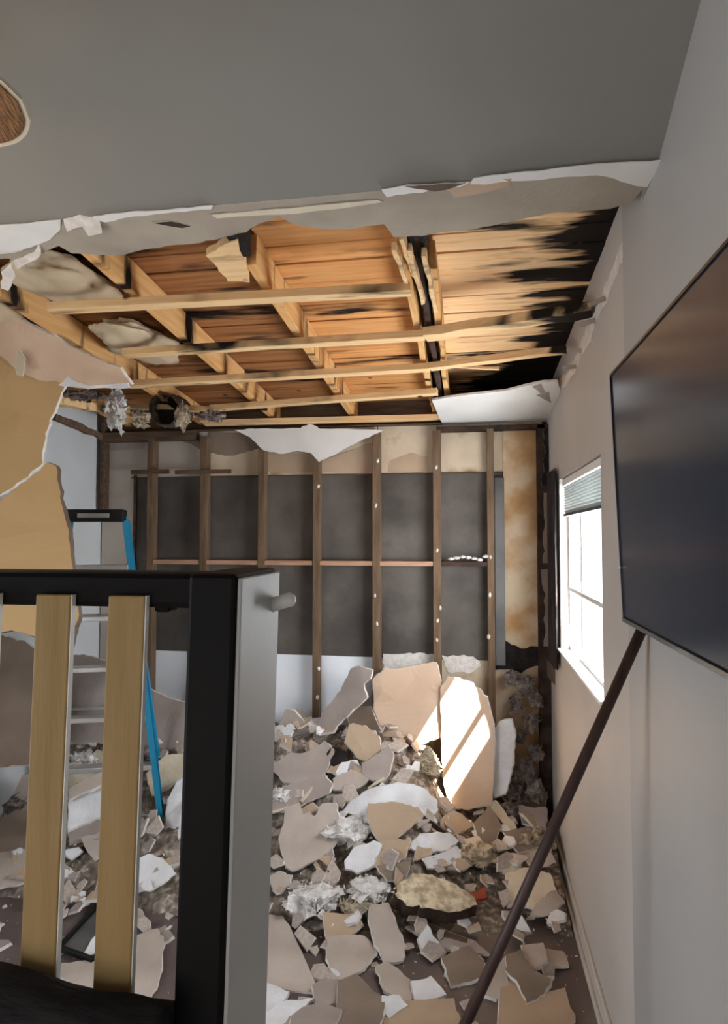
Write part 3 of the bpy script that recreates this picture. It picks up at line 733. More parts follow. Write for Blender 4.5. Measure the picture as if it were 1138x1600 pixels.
# bed of dust and broken bits under the fragments
bm = bmesh.new(); nx, ny = 90, 52; grid = []
for i in range(nx + 1):
    r_ = []
    for j in range(ny + 1):
        x = XL + 0.02 + (XR - 0.06 - XL) * i / nx; y = 3.05 + (YB - 0.11 - 3.05) * j / ny
        q = Vector((x, y, 0)); fade = sm((y - 3.05) / 0.5)
        z = H(x, y) - 0.055 + fade * (0.05 * noise.noise(q * 5) + 0.03 * noise.noise(q * 13) + 0.015 * noise.noise(q * 31))
        r_.append(bm.verts.new((x, y, max(z, -0.02))))
    grid.append(r_)
for i in range(nx):
    for j in range(ny): bm.faces.new((grid[i][j], grid[i + 1][j], grid[i + 1][j + 1], grid[i][j + 1]))
rb_ = from_bm('rubble_bed', bm, 'rubble')
tag(rb_, 'grey brown bed of dust and crumbled plaster heaped against the back wall', 'rubble', None, 'stuff')

TC = lambda p: Vector((CAM.x - p.x, CAM.y - p.y, 0)).normalized()
def frag(poly, m, label, tilt=6, th=0.013, name='drywall_fragment', side=0.0, lift=0.012, group=None, rim='gypsum', warp=0.008, jit=0.006, bend=None, cat='drywall piece', back=None):
    """a fragment resting on the heap: its lowest traced point touches the heap, the rest lies on one tilted plane"""
    mu = sum(q[0] for q in poly) / len(poly); mv = sum(q[1] for q in poly) / len(poly)
    poly = [(mu + (a - mu) * 1.1, mv + (b - mv) * 1.1) for a, b in poly]
    ub, vb = max(poly, key=lambda q: q[1]); cu_ = sum(q[0] for q in poly) / len(poly)
    p0 = hray((ub + cu_) / 2, vb, lift)
    n = hn(p0.x, min(p0.y + 0.1, 4.5)); t = TC(p0)
    n = (n + t * math.tan(R(tilt)) + Vector((side, 0, 0))).normalized()
    pts = [hit(u, v, p0, n) for u, v in poly]
    o = sheet(name, pts, n, th, [m, rim, back or m], None, jit, 5, warp, bend, 0.009)
    tag(o, label, cat, group); return o
def wallsheet(poly, y, n, m, label, th=0.013, name='drywall_sheet', rim='gypsum', warp=0.01, jit=0.006, bend=None, cat='drywall piece', back='paper_brown', group=None):
    """an upright sheet standing or hanging at depth y, facing n"""
    u0 = sum(q[0] for q in poly) / len(poly); v0 = sum(q[1] for q in poly) / len(poly)
    p0 = onY(u0, v0, y); n = Vector(n).normalized()
    o = sheet(name, [hit(u, v, p0, n) for u, v in poly], n, th, [m, rim, back], None, jit, 6, warp, bend, 0.012)
    tag(o, label, cat, group); return o

# ---- large sheets
wallsheet([(582, 1062), (600, 1046), (640, 1042), (682, 1035), (688, 1058), (694, 1100), (690, 1150), (652, 1165), (630, 1200), (612, 1230), (600, 1240), (606, 1205), (612, 1180), (598, 1150), (584, 1105)], 4.47, (0.05, -1, 0.22),
          'paper_pink', 'pinkish tan drywall sheet leaning on the back wall left of the sunlit patch')
wallsheet([(688, 1075), (700, 1058), (735, 1066), (762, 1090), (772, 1140), (769, 1258), (735, 1264), (704, 1262), (694, 1228), (690, 1150)], 4.44, (-0.04, -1, 0.16),
          'paper_pink', 'tall tan drywall sheet standing in the sunlit patch by the back wall')
wallsheet([(770, 1140), (783, 1126), (800, 1124), (806, 1150), (800, 1200), (790, 1240), (772, 1246)], 4.46, (-0.5, -1, 0.2), 'paper_white',
          'narrow whitish strip of drywall standing right of the sunlit sheet')
wallsheet([(548, 1045), (563, 1041), (582, 1047), (579, 1061), (569, 1069), (574, 1090), (542, 1120), (521, 1140), (497, 1160), (490, 1150), (505, 1113), (532, 1079)], 4.42, (-0.25, -1, 0.35),
          'paper_mauve', 'long grey brown drywall slab leaning diagonally against the bare studs')
wallsheet([(434, 1140), (447, 1108), (461, 1111), (476, 1129), (486, 1148), (482, 1166), (437, 1172), (415, 1172), (412, 1150)], 4.42, (0.1, -1, 0.3), 'paper_mauve',
          'grey peaked drywall piece beside the post at the white panels')
# left side: hanging ceiling sheets
wallsheet([(-60, 444), (0, 478), (60, 514), (130, 551), (188, 574), (206, 600), (165, 603), (100, 601), (60, 594), (25, 575), (0, 556), (-60, 535)], 2.98, (0.12, -0.75, -0.55), 'paper_pink',
          'sagging ceiling board with a white broken edge at the upper left', 0.016, warp=0.008)
wallsheet([(-60, 525), (0, 540), (30, 566), (62, 590), (102, 600), (92, 622), (76, 656), (68, 700), (66, 724), (30, 752), (0, 774), (-60, 812)], 3.05, (0.18, -1, -0.04), 'paper_sheet',
          'large tan ceiling sheet hanging down at the left edge', 0.014, warp=0.012)
wallsheet([(-70, 830), (0, 782), (40, 752), (74, 722), (88, 728), (98, 790), (110, 850), (124, 960), (110, 1010), (20, 985), (-70, 1000)], 2.80, (0.16, -1, 0.12), 'paper_sheet',
          'tan drywall sheet with a dark thick broken edge just above the black rail', 0.03, rim='paper_dark', warp=0.012)
sag = bpy.data.objects['drywall_sheet.005']
def sagpart(nm, poly, y, n, m, th):
    p0 = onY(poly[0][0], poly[0][1], y); sheet(nm, [hit(u, v, p0, n) for u, v in poly], n, th, [m, 'gypsum'], sag, 0.004, 5, 0.006)
sagpart('paper_curl', [(26, 586), (20, 560), (30, 545), (40, 560), (36, 588)], 2.93, Vector((0.2, -1, -0.2)), 'paper_cream', 0.006)
sagpart('paper_strip', [(90, 602), (105, 588), (122, 598), (140, 603), (200, 598), (203, 606), (140, 608)], 2.95, Vector((0.1, -1, -0.3)), 'paper_white', 0.008)
# leaning boards seen between the slats
wallsheet([(-2, 990), (8, 995), (40, 1003), (75, 1030), (80, 1100), (75, 1190), (40, 1195), (-2, 1200)], 3.55, (0.2, -1, 0.3), 'paper_brown', 'dark brown drywall board leaning at the far left behind the slats', back='paper_dark')
wallsheet([(95, 1028), (130, 1022), (178, 1036), (180, 1080), (172, 1160), (100, 1160)], 3.95, (0.1, -1, 0.45), 'paper_mauve', 'grey brown board leaning below the ladder steps between two slats')
wallsheet([(225, 1070), (238, 1078), (262, 1090), (300, 1100), (330, 1120), (330, 1190), (290, 1200), (226, 1180)], 4.25, (0.0, -1, 0.35), 'paper_mauve', 'mauve grey drywall sheet below the white panel behind the ladder')
wallsheet([(256, 1310), (262, 1250), (276, 1222), (300, 1205), (318, 1215), (312, 1310)], 3.85, (0.1, -1, 0.4), 'paper_white', 'white board standing on the floor right of the ladder foot')
wallsheet([(108, 1248), (165, 1220), (178, 1212), (180, 1262), (168, 1272), (106, 1296)], 3.5, (0.0, -1, 1.1), 'paper_white', 'bluish white board tilted in the heap between two slats')
wallsheet([(106, 1232), (180, 1196), (182, 1214), (108, 1250)], 3.52, (0.0, -1, 0.9), 'paper_grey', 'grey board edge above the bluish white board between two slats', 0.02)

# ---- traced fragments on the heap, back to front
frag([(544, 1116), (558, 1106), (579, 1106), (597, 1150), (585, 1146), (569, 1134), (548, 1134)], 'paper_dark', 'dark arched drywall scrap under the leaning diagonal slab', 40)  # dark tone is the shadow inside the curved sheet, put in the colour
frag([(548, 1134), (571, 1136), (590, 1150), (594, 1169), (579, 1190), (563, 1184), (542, 1160)], 'paper_tan', 'rounded tan drywall piece under the dark arched scrap', 38)
frag([(569, 1192), (582, 1186), (606, 1166), (613, 1180), (606, 1210), (595, 1222), (571, 1210)], 'paper_mauve', 'mauve grey drywall piece below the rounded tan one', 30)
frag([(512, 1178), (520, 1168), (541, 1176), (536, 1190), (526, 1206)], 'char', 'black scrap in the middle of the mauve drywall pieces', 35, rim='char')  # flat black piece with a black rim
frag([(430, 1198), (453, 1179), (474, 1179), (505, 1161), (519, 1174), (511, 1195), (500, 1213), (479, 1226), (447, 1220)], 'paper_mauve', 'broad mauve grey drywall piece right of the post', 25)
frag([(420, 1262), (455, 1227), (505, 1214), (516, 1227), (511, 1240), (490, 1247), (471, 1256), (429, 1268)], 'paper_mauve', 'mauve drywall piece sloping down toward the post', 15)
frag([(524, 1216), (548, 1204), (576, 1212), (569, 1224), (548, 1236), (524, 1232)], 'paper_grey', 'small light grey drywall piece with a pale top edge above the arched white sheet', 25)
frag([(522, 1206), (535, 1192), (556, 1188), (560, 1196), (545, 1206), (530, 1212)], 'paper_white', 'white scrap beside the black scrap', 30)
frag([(449, 1266), (470, 1261), (474, 1274), (491, 1277), (501, 1259), (521, 1257), (526, 1281), (527, 1308), (516, 1323), (491, 1340), (459, 1354), (450, 1348), (441, 1308), (448, 1281)], 'paper_grey',
     'large grey tan drywall piece with nail holes near the post', 18)
frag([(545, 1262), (558, 1247), (582, 1234), (622, 1226), (656, 1230), (683, 1246), (684, 1260), (660, 1280), (632, 1286), (600, 1278), (570, 1270)], 'paper_white',
     'wide white arched drywall sheet in the middle of the heap', 26, bend=((1, 0, 0), 1.2))
frag([(580, 1258), (620, 1256), (650, 1262), (658, 1272), (633, 1295), (617, 1309), (597, 1313), (586, 1298), (577, 1272)], 'paper_tan', 'tan drywall face under the white arched sheet', 28, lift=0.03)
frag([(692, 1279), (721, 1272), (738, 1291), (711, 1304), (694, 1296)], 'paper_tan', 'small tan drywall piece right of the white arched sheet', 14)
frag([(592, 1318), (639, 1311), (631, 1338), (614, 1350), (582, 1352)], 'paper_tan', 'tan scrap below the tan face of the arched sheet', 10)
frag([(541, 1345), (555, 1326), (582, 1316), (594, 1322), (583, 1350), (560, 1362), (543, 1356)], 'paper_white', 'white drywall scrap right of the piece with nail holes', 14)
frag([(592, 1353), (641, 1346), (630, 1374), (607, 1374)], 'paper_brown', 'brown drywall scrap above the thick cream chunk', 6)
frag([(677, 1338), (714, 1324), (720, 1338), (698, 1354), (679, 1352)], 'paper_white', 'white oblong drywall scrap above the red scrap', 16)
frag([(640, 1322), (660, 1304), (700, 1302), (714, 1314), (700, 1326), (668, 1334)], 'paper_white', 'crumpled white scrap between the arched sheet and the white oblong scrap', 20, warp=0.03)
frag([(778, 1348), (812, 1343), (812, 1357), (788, 1362)], 'paper_cream', 'small cream strip above the square cream piece', 12)
frag([(795, 1366), (822, 1358), (857, 1366), (866, 1392), (842, 1414), (797, 1412)], 'paper_cream', 'square cream drywall piece near the baseboard', 6)
frag([(842, 1412), (866, 1394), (880, 1410), (858, 1426), (826, 1428)], 'paper_grey', 'ragged grey scrap beside the square cream piece', 5, warp=0.02)
frag([(803, 1453), (814, 1430), (829, 1456)], 'paper_white', 'small white triangle of drywall right of the pole', 25)
frag([(733, 1398), (757, 1386), (760, 1402), (736, 1410), (722, 1400)], 'red_scrap', 'small red scrap at the right end of the thick cream chunk', 12, rim='red_scrap', name='red_scrap', cat='scrap')
frag([(425, 1370), (436, 1362), (455, 1368), (452, 1382), (434, 1394), (428, 1388)], 'paper_grey', 'small pale drywall scrap touching the post below the nail hole piece', 18)
frag([(492, 1350), (506, 1338), (522, 1342), (512, 1358), (502, 1362)], 'paper_tan', 'tiny tan scrap under the nail hole piece', 18)
frag([(395, 1432), (417, 1433), (442, 1436), (451, 1449), (490, 1535), (484, 1544), (454, 1541), (395, 1532)], 'paper_grey', 'long grey drywall piece tapering down beside the post', 5)
frag([(506, 1428), (558, 1428), (564, 1444), (543, 1463), (514, 1466)], 'paper_tan', 'dull tan drywall piece above the square grey piece', 12)
frag([(515, 1464), (567, 1463), (586, 1484), (567, 1512), (548, 1521), (521, 1529), (514, 1488)], 'paper_grey', 'square grey drywall piece in the open floor patch', 6)
frag([(580, 1420), (607, 1414), (617, 1439), (632, 1476), (627, 1497), (602, 1503), (587, 1474), (580, 1447)], 'paper_grey', 'oval grey drywall piece with a pale rounded lower edge', 12)
frag([(590, 1513), (607, 1507), (639, 1530), (652, 1547), (632, 1564), (602, 1548)], 'paper_grey', 'grey drywall piece below the oval one', 5)
frag([(531, 1535), (558, 1526), (582, 1550), (600, 1562), (596, 1590), (580, 1622), (528, 1622)], 'paper_brown', 'brown rounded drywall piece at the bottom of the heap', 6)
frag([(490, 1540), (508, 1528), (532, 1530), (532, 1562), (494, 1569)], 'paper_mauve', 'grey drywall piece with a pale curved top near the bottom', 14)
frag([(459, 1590), (475, 1578), (503, 1570), (531, 1579), (520, 1602), (500, 1625), (455, 1625)], 'paper_mauve', 'mauve drywall piece with a white rounded edge at the bottom', 8)
frag([(400, 1540), (418, 1538), (449, 1550), (427, 1578), (400, 1588)], 'paper_white', 'bluish white scrap beside the post near the bottom', 10)
frag([(396, 1590), (414, 1585), (442, 1567), (486, 1561), (462, 1586), (430, 1606), (396, 1606)], 'paper_white', 'lower bluish white scrap at the very bottom by the post', 12)
frag([(599, 1557), (624, 1556), (636, 1570), (609, 1590), (599, 1578)], 'paper_white', 'white pointed scrap beside the brown rounded piece', 16)
frag([(645, 1535), (673, 1528), (695, 1553), (667, 1565), (650, 1562)], 'paper_white', 'white square scrap left of the pole near the bottom', 12)
frag([(605, 1592), (639, 1566), (705, 1562), (716, 1600), (720, 1630), (610, 1630)], 'paper_tan', 'wide tan drywall piece at the bottom left of the pole', 3)
frag([(693, 1497), (733, 1482), (754, 1502), (752, 1526), (707, 1538)], 'paper_brown', 'brown drywall piece just left of the pole', 5)
frag([(752, 1550), (789, 1496), (794, 1547), (776, 1560)], 'paper_grey', 'pale narrow drywall piece just right of the pole', 12)
frag([(786, 1531), (809, 1536), (820, 1562), (879, 1547), (892, 1590), (870, 1630), (781, 1630)], 'paper_tan', 'broad tan drywall piece at the bottom right of the pole', 3)
frag([(793, 1494), (814, 1487), (831, 1514), (858, 1528), (848, 1549), (823, 1564), (809, 1531), (793, 1516)], 'paper_brown', 'dark brown notched drywall piece lying on the broad tan one', 8, lift=0.03)
frag([(817, 1477), (848, 1476), (854, 1502), (834, 1513), (823, 1499)], 'paper_grey', 'light grey drywall scrap behind the notched brown piece', 10, lift=0.035)
frag([(851, 1483), (879, 1486), (886, 1508), (851, 1513)], 'paper_grey', 'tan grey drywall scrap nearest the baseboard in front', 6)
frag([(640, 1450), (665, 1440), (740, 1470), (760, 1490), (700, 1482)], 'paper_mauve', 'flat mauve drywall piece under the thick cream chunk', 1)
frag([(655, 1468), (668, 1448), (676, 1462), (690, 1474), (676, 1486), (660, 1482)], 'paper_white', 'crumpled whitish scrap below the thick cream chunk', 18, warp=0.03)
frag([(812, 1259), (852, 1262), (852, 1293), (818, 1284)], 'paper_mauve', 'sooty grey drywall piece in the back right corner', 25)
frag([(776, 1225), (800, 1212), (845, 1225), (850, 1262), (800, 1258)], 'paper_dark', 'dark sooty drywall piece below the charred wall corner', 30)
frag([(742, 1286), (764, 1262), (782, 1290), (770, 1318), (750, 1312)], 'paper_brown', 'brown drywall piece below the tall sunlit sheet', 22)
frag([(765, 1256), (776, 1252), (806, 1290), (796, 1300)], 'paper_cream', 'narrow cream drywall strip leaning by the sooty corner', 22)
frag([(722, 1312), (748, 1306), (758, 1324), (730, 1334)], 'paper_cream', 'small cream scrap in front of the tall sunlit sheet', 16)
frag([(790, 1300), (830, 1292), (850, 1318), (812, 1330)], 'paper_brown', 'brownish scrap at the foot of the sooty corner', 12)
frag([(820, 1335), (856, 1322), (866, 1345), (836, 1356)], 'paper_grey', 'grey scrap against the baseboard behind the pole', 10)
# gaps between the slats and the post, left of the heap
frag([(-8, 1334), (42, 1330), (70, 1345), (60, 1372), (0, 1384), (-8, 1386)], 'paper_grey', 'flat grey brown drywall sheet with a pale edge at the lower left', 2)
frag([(218, 1346), (234, 1338), (252, 1344), (272, 1364), (240, 1384), (215, 1390)], 'paper_white', 'white crumpled paper on the floor below the ladder foot', 8, 0.006, 'paper_scrap', warp=0.02, cat='paper')
frag([(212, 1470), (245, 1456), (256, 1476), (246, 1530), (228, 1570), (208, 1575)], 'paper_grey', 'grey drywall piece on the floor seen just left of the post', 3)
frag([(94, 1508), (140, 1500), (166, 1490), (170, 1545), (130, 1540), (96, 1525)], 'paper_grey', 'grey drywall piece low between the two slats', 3)
frag([(130, 1492), (150, 1464), (166, 1468), (160, 1498)], 'paper_white', 'white triangular scrap low between the two slats', 12)
frag([(100, 1332), (118, 1320), (128, 1330), (112, 1342)], 'paper_white', 'small white curl on dark floor between the two slats', 15)
frag([(128, 1310), (160, 1300), (162, 1330), (148, 1342)], 'paper_grey', 'pale drywall scrap propped between the two slats', 25)
frag([(232, 1208), (262, 1182), (300, 1178), (300, 1200), (262, 1230), (240, 1240)], 'paper_cream', 'cream torn board behind the ladder rail', 20)
frag([(-4, 1282), (30, 1268), (52, 1274), (50, 1320), (-4, 1330)], 'paper_brown', 'brown drywall sheet behind the flat one at the lower left', 14)
frag([(0, 1230), (40, 1212), (56, 1210), (50, 1262), (0, 1278)], 'paper_grey', 'grey board in the heap at the far left gap', 22)
frag([(110, 1300), (175, 1270), (180, 1300), (115, 1322)], 'paper_mauve', 'mauve drywall piece under the bluish white board', 14)
frag([(108, 1200), (150, 1172), (180, 1180), (178, 1206), (112, 1228)], 'paper_cream', 'cream crumpled board high between the two slats', 25, warp=0.03)

# flat black picture frame on the floor between the slats
pf = empty('picture_frame', onZ(170, 1440, 0.0))
Q = [onZ(u, v, 0.02) for u, v in ((92, 1482), (165, 1404), (214, 1420), (146, 1502))]
sheet('backing_board', Q, (0, 0, 1), 0.012, ['metal_grey', 'ladder_black'], pf, 0, 1, 0)
for i in range(4):
    bar('moulding', Q[i] + Vector((0, 0, 0.004)), Q[(i + 1) % 4] + Vector((0, 0, 0.004)), 0.022, 0.026, 'ladder_black', pf, (0, 0, 1), 0.004)
tag(pf, 'flat black framed panel lying on the floor behind the slats', 'frame')

# ---- fluffy and lumpy debris
def clump(name, u, v, r, m, label, cat, lift=0.02, amp=0.45, freq=2.6, sub=4, seed=None, rot=0.3, group=None):
    p = hray(u, v, lift); p.z = max(p.z - r[2] * 0.15, r[2] * 0.8)
    o = flaky(name, p, r, m, None, int(90 + 6000 * r[0] * r[1]), 0.034, rot, seed if seed is not None else u * 0.37)
    tag(o, label, cat, group); return o
clump('insulation_clump', 490, 1400, (0.15, 0.12, 0.07), 'fluff_white', 'big white fluffy insulation clump left of the oval grey piece', 'insulation')
clump('insulation_clump', 575, 1390, (0.13, 0.10, 0.06), 'fluff_white', 'white grey insulation clump between the big clump and the thick cream chunk', 'insulation')
clump('insulation_clump', 545, 1295, (0.16, 0.10, 0.07), 'fluff_white', 'white crumbly insulation mound left of the tan face of the arched sheet', 'insulation')
clump('insulation_clump', 440, 1240, (0.08, 0.06, 0.04), 'fluff_white', 'small white insulation tuft beside the post', 'insulation')
clump('insulation_clump', 665, 1195, (0.13, 0.07, 0.10), 'fluff_pale', 'pale crumbly insulation heaped below the left sunlit sheet', 'insulation')
clump('insulation_clump', 838, 1310, (0.11, 0.09, 0.06), 'fluff_pale', 'dull tan insulation lump against the sooty corner', 'insulation')
clump('insulation_clump', 560, 1415, (0.12, 0.05, 0.03), 'fluff_pale', 'tan insulation strip in front of the white clumps', 'insulation')
clump('insulation_clump', 750, 1335, (0.14, 0.12, 0.05), 'fluff_pale', 'wide tan insulation patch below the tall sunlit sheet', 'insulation')
clump('insulation_clump', 795, 1270, (0.10, 0.10, 0.08), 'fluff_grey', 'grey insulation lump beneath the charred wall corner', 'insulation')
clump('insulation_clump', 135, 1190, (0.12, 0.1, 0.06), 'fluff_white', 'white insulation lump high between the two slats', 'insulation')
clump('insulation_clump', 20, 1255, (0.12, 0.1, 0.06), 'fluff_grey', 'grey insulation lump in the far left gap', 'insulation')
# thick cream chunk with a dark underside
ck = frag([(622, 1398), (630, 1380), (648, 1366), (676, 1368), (704, 1380), (736, 1400), (740, 1412), (716, 1422), (670, 1420), (640, 1412)], 'fluff_cream',
          'thick cream insulation chunk with a dark underside on the floor', 10, 0.085, 'insulation_chunk', lift=0.10, rim='char_brown', warp=0.03, jit=0.01, cat='insulation', back='char')
# fuzzy char clinging to the wall in the back right corner
cc = empty('charred_insulation', (onY(820, 1200, YB - 0.1).x, YB - 0.12, 0.25))
for i, (u, v, rr) in enumerate([(800, 1060, .07), (822, 1070, .07), (838, 1095, .06), (806, 1100, .06), (830, 1130, .07), (812, 1150, .06), (836, 1175, .07), (820, 1205, .09), (800, 1235, .09), (838, 1240, .09), (820, 1270, .1)]):
    flaky('tuft', onY(u, v, YB - 0.10 - 0.0004 * (v - 1050)), (rr * 0.85, 0.04, rr), 'fluff_grey', cc, 70, 0.04, 0, i * 2.3, 0.5)
tag(cc, 'sooty grey insulation clinging below the charred gap in the back right corner', 'insulation')
# burnt flap peeling off the right wall beside the window
fp = sheet('burnt_flap', [onX(u, v, XR - 0.012) for u, v in [(853, 1028), (864, 1032), (873, 1044), (876, 1070), (873, 1084), (866, 1072), (860, 1058), (852, 1052)]], (-1, -0.1, 0), 0.008, ['paper_dark', 'char'], None, 0.006, 5, 0.01)
tag(fp, 'burnt paper flap peeling off the right wall below the curtain', 'paper')
# ragged edge of the right wall drywall at the burned corner
for i, (u0, v0, u1, v1) in enumerate([(852, 668, 860, 760), (850, 770, 858, 880), (846, 890, 856, 1010)]):
    a, b = onY(u0, v0, YF - 0.01), onY(u1, v1, YF - 0.01)
    sheet('torn_edge', [Vector((min(a.x, XR - 0.03), YF - 0.012, a.z)), Vector((XR - 0.002, YF - 0.012, a.z)), Vector((XR - 0.002, YF - 0.012, b.z)), Vector((XR - 0.05, YF - 0.012, b.z)), Vector((XR - 0.035, YF - 0.012, (a.z + b.z) / 2))],
          (0, -1, 0), 0.006, ['paper_brown' if i else 'char', 'gypsum'], wb, 0.012, 6, 0)

# ---- wood sticks in the heap
def stick(u0, v0, u1, v1, wd, m, label, lift=0.03):
    a, b = hray(u0, v0, lift), hray(u1, v1, lift)
    o = bar('wood_stick', a, b, wd, wd * 0.6, m, None, (0, 0, 1), 0.002, 4, 0.004); tag(o, label, 'stick'); return o
stick(660, 1276, 702, 1306, 0.045, 'char_brown', 'dark burnt stick beside the right end of the white arched sheet')
stick(471, 1253, 488, 1230, 0.02, 'paper_cream', 'short pale stick standing above the nail hole piece')
stick(426, 1269, 469, 1256, 0.02, 'paper_cream', 'pale stick lying flat beside the post above the nail hole piece')
stick(575, 1232, 600, 1215, 0.018, 'paper_cream', 'thin pale stick touching the top of the white arched sheet')
stick(579, 1190, 604, 1166, 0.018, 'paper_cream', 'thin white stick along the rounded tan piece')
stick(640, 1438, 730, 1472, 0.03, 'plate_wood', 'brown stick in the shadow of the thick cream chunk', 0.01)
stick(497, 1344, 515, 1362, 0.02, 'plate_wood', 'tiny brown stick under the nail hole piece')
stick(10, 1286, 45, 1270, 0.03, 'paper_cream', 'pale stick in the far left gap')
stick(108, 1325, 165, 1308, 0.03, 'stud_wood', 'brown stick low between the two slats')
stick(236, 1203, 290, 1176, 0.025, 'paper_cream', 'pale stick behind the ladder rail')

# ---- loose things hanging under the ceiling at the back left
dc = deep(256, 640, 4.3)
du = empty('flexible_duct', dc)
bm = bmesh.new(); n = 20; rings = []
axd = Vector((0.12, -1, -0.12)).normalized(); s_ = axd.cross(Vector((0, 0, 1))).normalized(); t_ = s_.cross(axd)
for k in range(15):
    rr = 0.105 + (0.008 if k % 2 else -0.004) + 0.01 * noise.noise(Vector((k * 0.7, 1, 1))); c = dc - axd * (k * 0.022)
    rings.append([bm.verts.new(c + (s_ * math.cos(6.2832 * j / n) + t_ * math.sin(6.2832 * j / n)) * rr * (1 + 0.14 * noise.noise(Vector((j * 0.8, k * 0.4, 2))))) for j in range(n)])
for r0, r1 in zip(rings, rings[1:]):
    for j in range(n): bm.faces.new((r0[j], r0[(j + 1) % n], r1[(j + 1) % n], r1[j]))
bmesh.ops.solidify(bm, geom=bm.faces[:], thickness=0.004)
from_bm('foil_sleeve', bm, 'foil', du)
bm = bmesh.new(); vsn = [bm.verts.new(v) for v in [dc - axd * 0.16 + (s_ * math.cos(6.2832 * j / n) + t_ * math.sin(6.2832 * j / n)) * 0.095 for j in range(n)]]; bm.faces.new(vsn)
r = bmesh.ops.extrude_face_region(bm, geom=bm.faces[:]); bmesh.ops.translate(bm, verts=[g for g in r['geom'] if isinstance(g, bmesh.types.BMVert)], vec=-axd * 0.03)
from_bm('dark_core', bm, 'char', du)
tag(du, 'torn foil duct with a black mouth at the top left of the back wall', 'duct')
for i, (u, v, s, r3, m, lab) in enumerate([
        (182, 640, 4.2, (0.07, 0.05, 0.16), 'fluff_white', 'white insulation rag hanging left of the foil duct'),
        (218, 655, 4.25, (0.07, 0.05, 0.06), 'fluff_pale', 'pale insulation lump just left of the black duct mouth'),
        (284, 652, 4.25, (0.05, 0.04, 0.10), 'fluff_pale', 'pale insulation rag hanging right of the black duct mouth'),
        (330, 650, 4.35, (0.10, 0.05, 0.04), 'fluff_grey', 'grey insulation lump on the plate right of the duct'),
        (120, 618, 3.9, (0.18, 0.08, 0.03), 'fluff_grey', 'grey insulation lying under the end of the sagging board')]):
    o = flaky('insulation_rag', deep(u, v, s), r3, m, None, 70, 0.04, 0.2, i * 5.1 + 1, 0.8); tag(o, lab, 'insulation')
for x, y, rx, ry, lab in ((-1.78, 2.55, 0.2, 0.28, 'pale insulation batt in the rafter bay nearest the sagging board'), (-1.8, 3.25, 0.19, 0.34, 'pale insulation batt further back in the left rafter bay'), (-2.4, 2.7, 0.2, 0.4, 'pale insulation batt in the leftmost rafter bay')):
    o = lump('insulation_batt', (x, y, zc(y) + 0.115), (rx, ry, 0.05), 'batt', None, 0.4, 2.2, 4, 0.1, x * 3 + y); tag(o, lab, 'insulation')
def cable(pxs, s, rad, m, label):
    o = tube('loose_cable', [deep(u, v, s + k) for u, v, k in pxs], rad, m, None, 8); recentre(o); tag(o, label, 'cable')
cable([(352, 640, 0), (356, 668, -.02), (352, 690, -.04), (360, 706, -.05)], 4.4, 0.008, 'wire', 'dark cable dangling left of the white hanging paper')
cable([(318, 600, 0), (314, 640, 0), (318, 680, 0), (316, 720, 0)], 4.38, 0.016, 'char', 'black burnt cable hanging beside the second stud')
cable([(98, 655, 0), (112, 668, 0), (118, 680, -.05), (122, 690, -.06)], 3.9, 0.005, 'wire', 'thin wire dangling before the white left wall')
cable([(640, 664, 0), (656, 672, -.02), (668, 668, -.03), (662, 660, -.02), (650, 664, -.01)], 4.45, 0.010, 'wire', 'coiled cable at the top plate beside the white ceiling remnant')
# torn brown timber edge over the white left wall
o = bar('broken_timber', deep(74, 622, 3.75), deep(165, 640, 4.3), 0.05, 0.05, 'strip_wood', None, (0, 0, 1), 0.002, 6, 0.008); tag(o, 'broken timber over the white left wall', 'timber')
bar('splintered_edge', deep(84, 650, 3.8), deep(158, 682, 4.35), 0.03, 0.04, 'plate_wood', bpy.data.objects['wall_left'], (0, 0, 1), 0.002, 6, 0.008)

# ---- many small shards scattered over heap and floor
protos = {}
def shard_mesh(k):
    n = random.randint(4, 6); pts = []
    for j in range(n):
        a = 6.2832 * (j + random.uniform(-0.3, 0.3)) / n; r = random.uniform(0.55, 1.0)
        pts.append(Vector((math.cos(a) * r, math.sin(a) * r * random.uniform(0.6, 1), 0)))
    bm = bmesh.new(); top = [bm.verts.new(p) for p in pts]; bot = [bm.verts.new(p * 1.13 - Vector((0, 0, 0.16))) for p in pts]
    f0 = bm.faces.new(top); f1 = bm.faces.new(bot[::-1])
    for j in range(n):
        f = bm.faces.new((top[j], bot[j], bot[(j + 1) % n], top[(j + 1) % n])); f.material_index = 1
    bmesh.ops.recalc_face_normals(bm, faces=bm.faces)
    me = bpy.data.meshes.new('shard'); bm.to_mesh(me); bm.free(); return me
kinds = [('paper_white', 'small white drywall shard scattered in the rubble', 'white drywall shards'),
         ('paper_grey', 'small grey drywall shard scattered in the rubble', 'grey drywall shards'),
         ('paper_mauve', 'small sooty mauve drywall shard scattered in the rubble', 'sooty drywall shards'),
         ('paper_tan', 'small tan drywall shard scattered in the rubble', 'tan drywall shards')]
for m, lab, grp in kinds:
    protos[m] = []
    for k in range(4):
        me = shard_mesh(k); me.materials.append(M[m]); me.materials.append(M['gypsum']); protos[m].append(me)
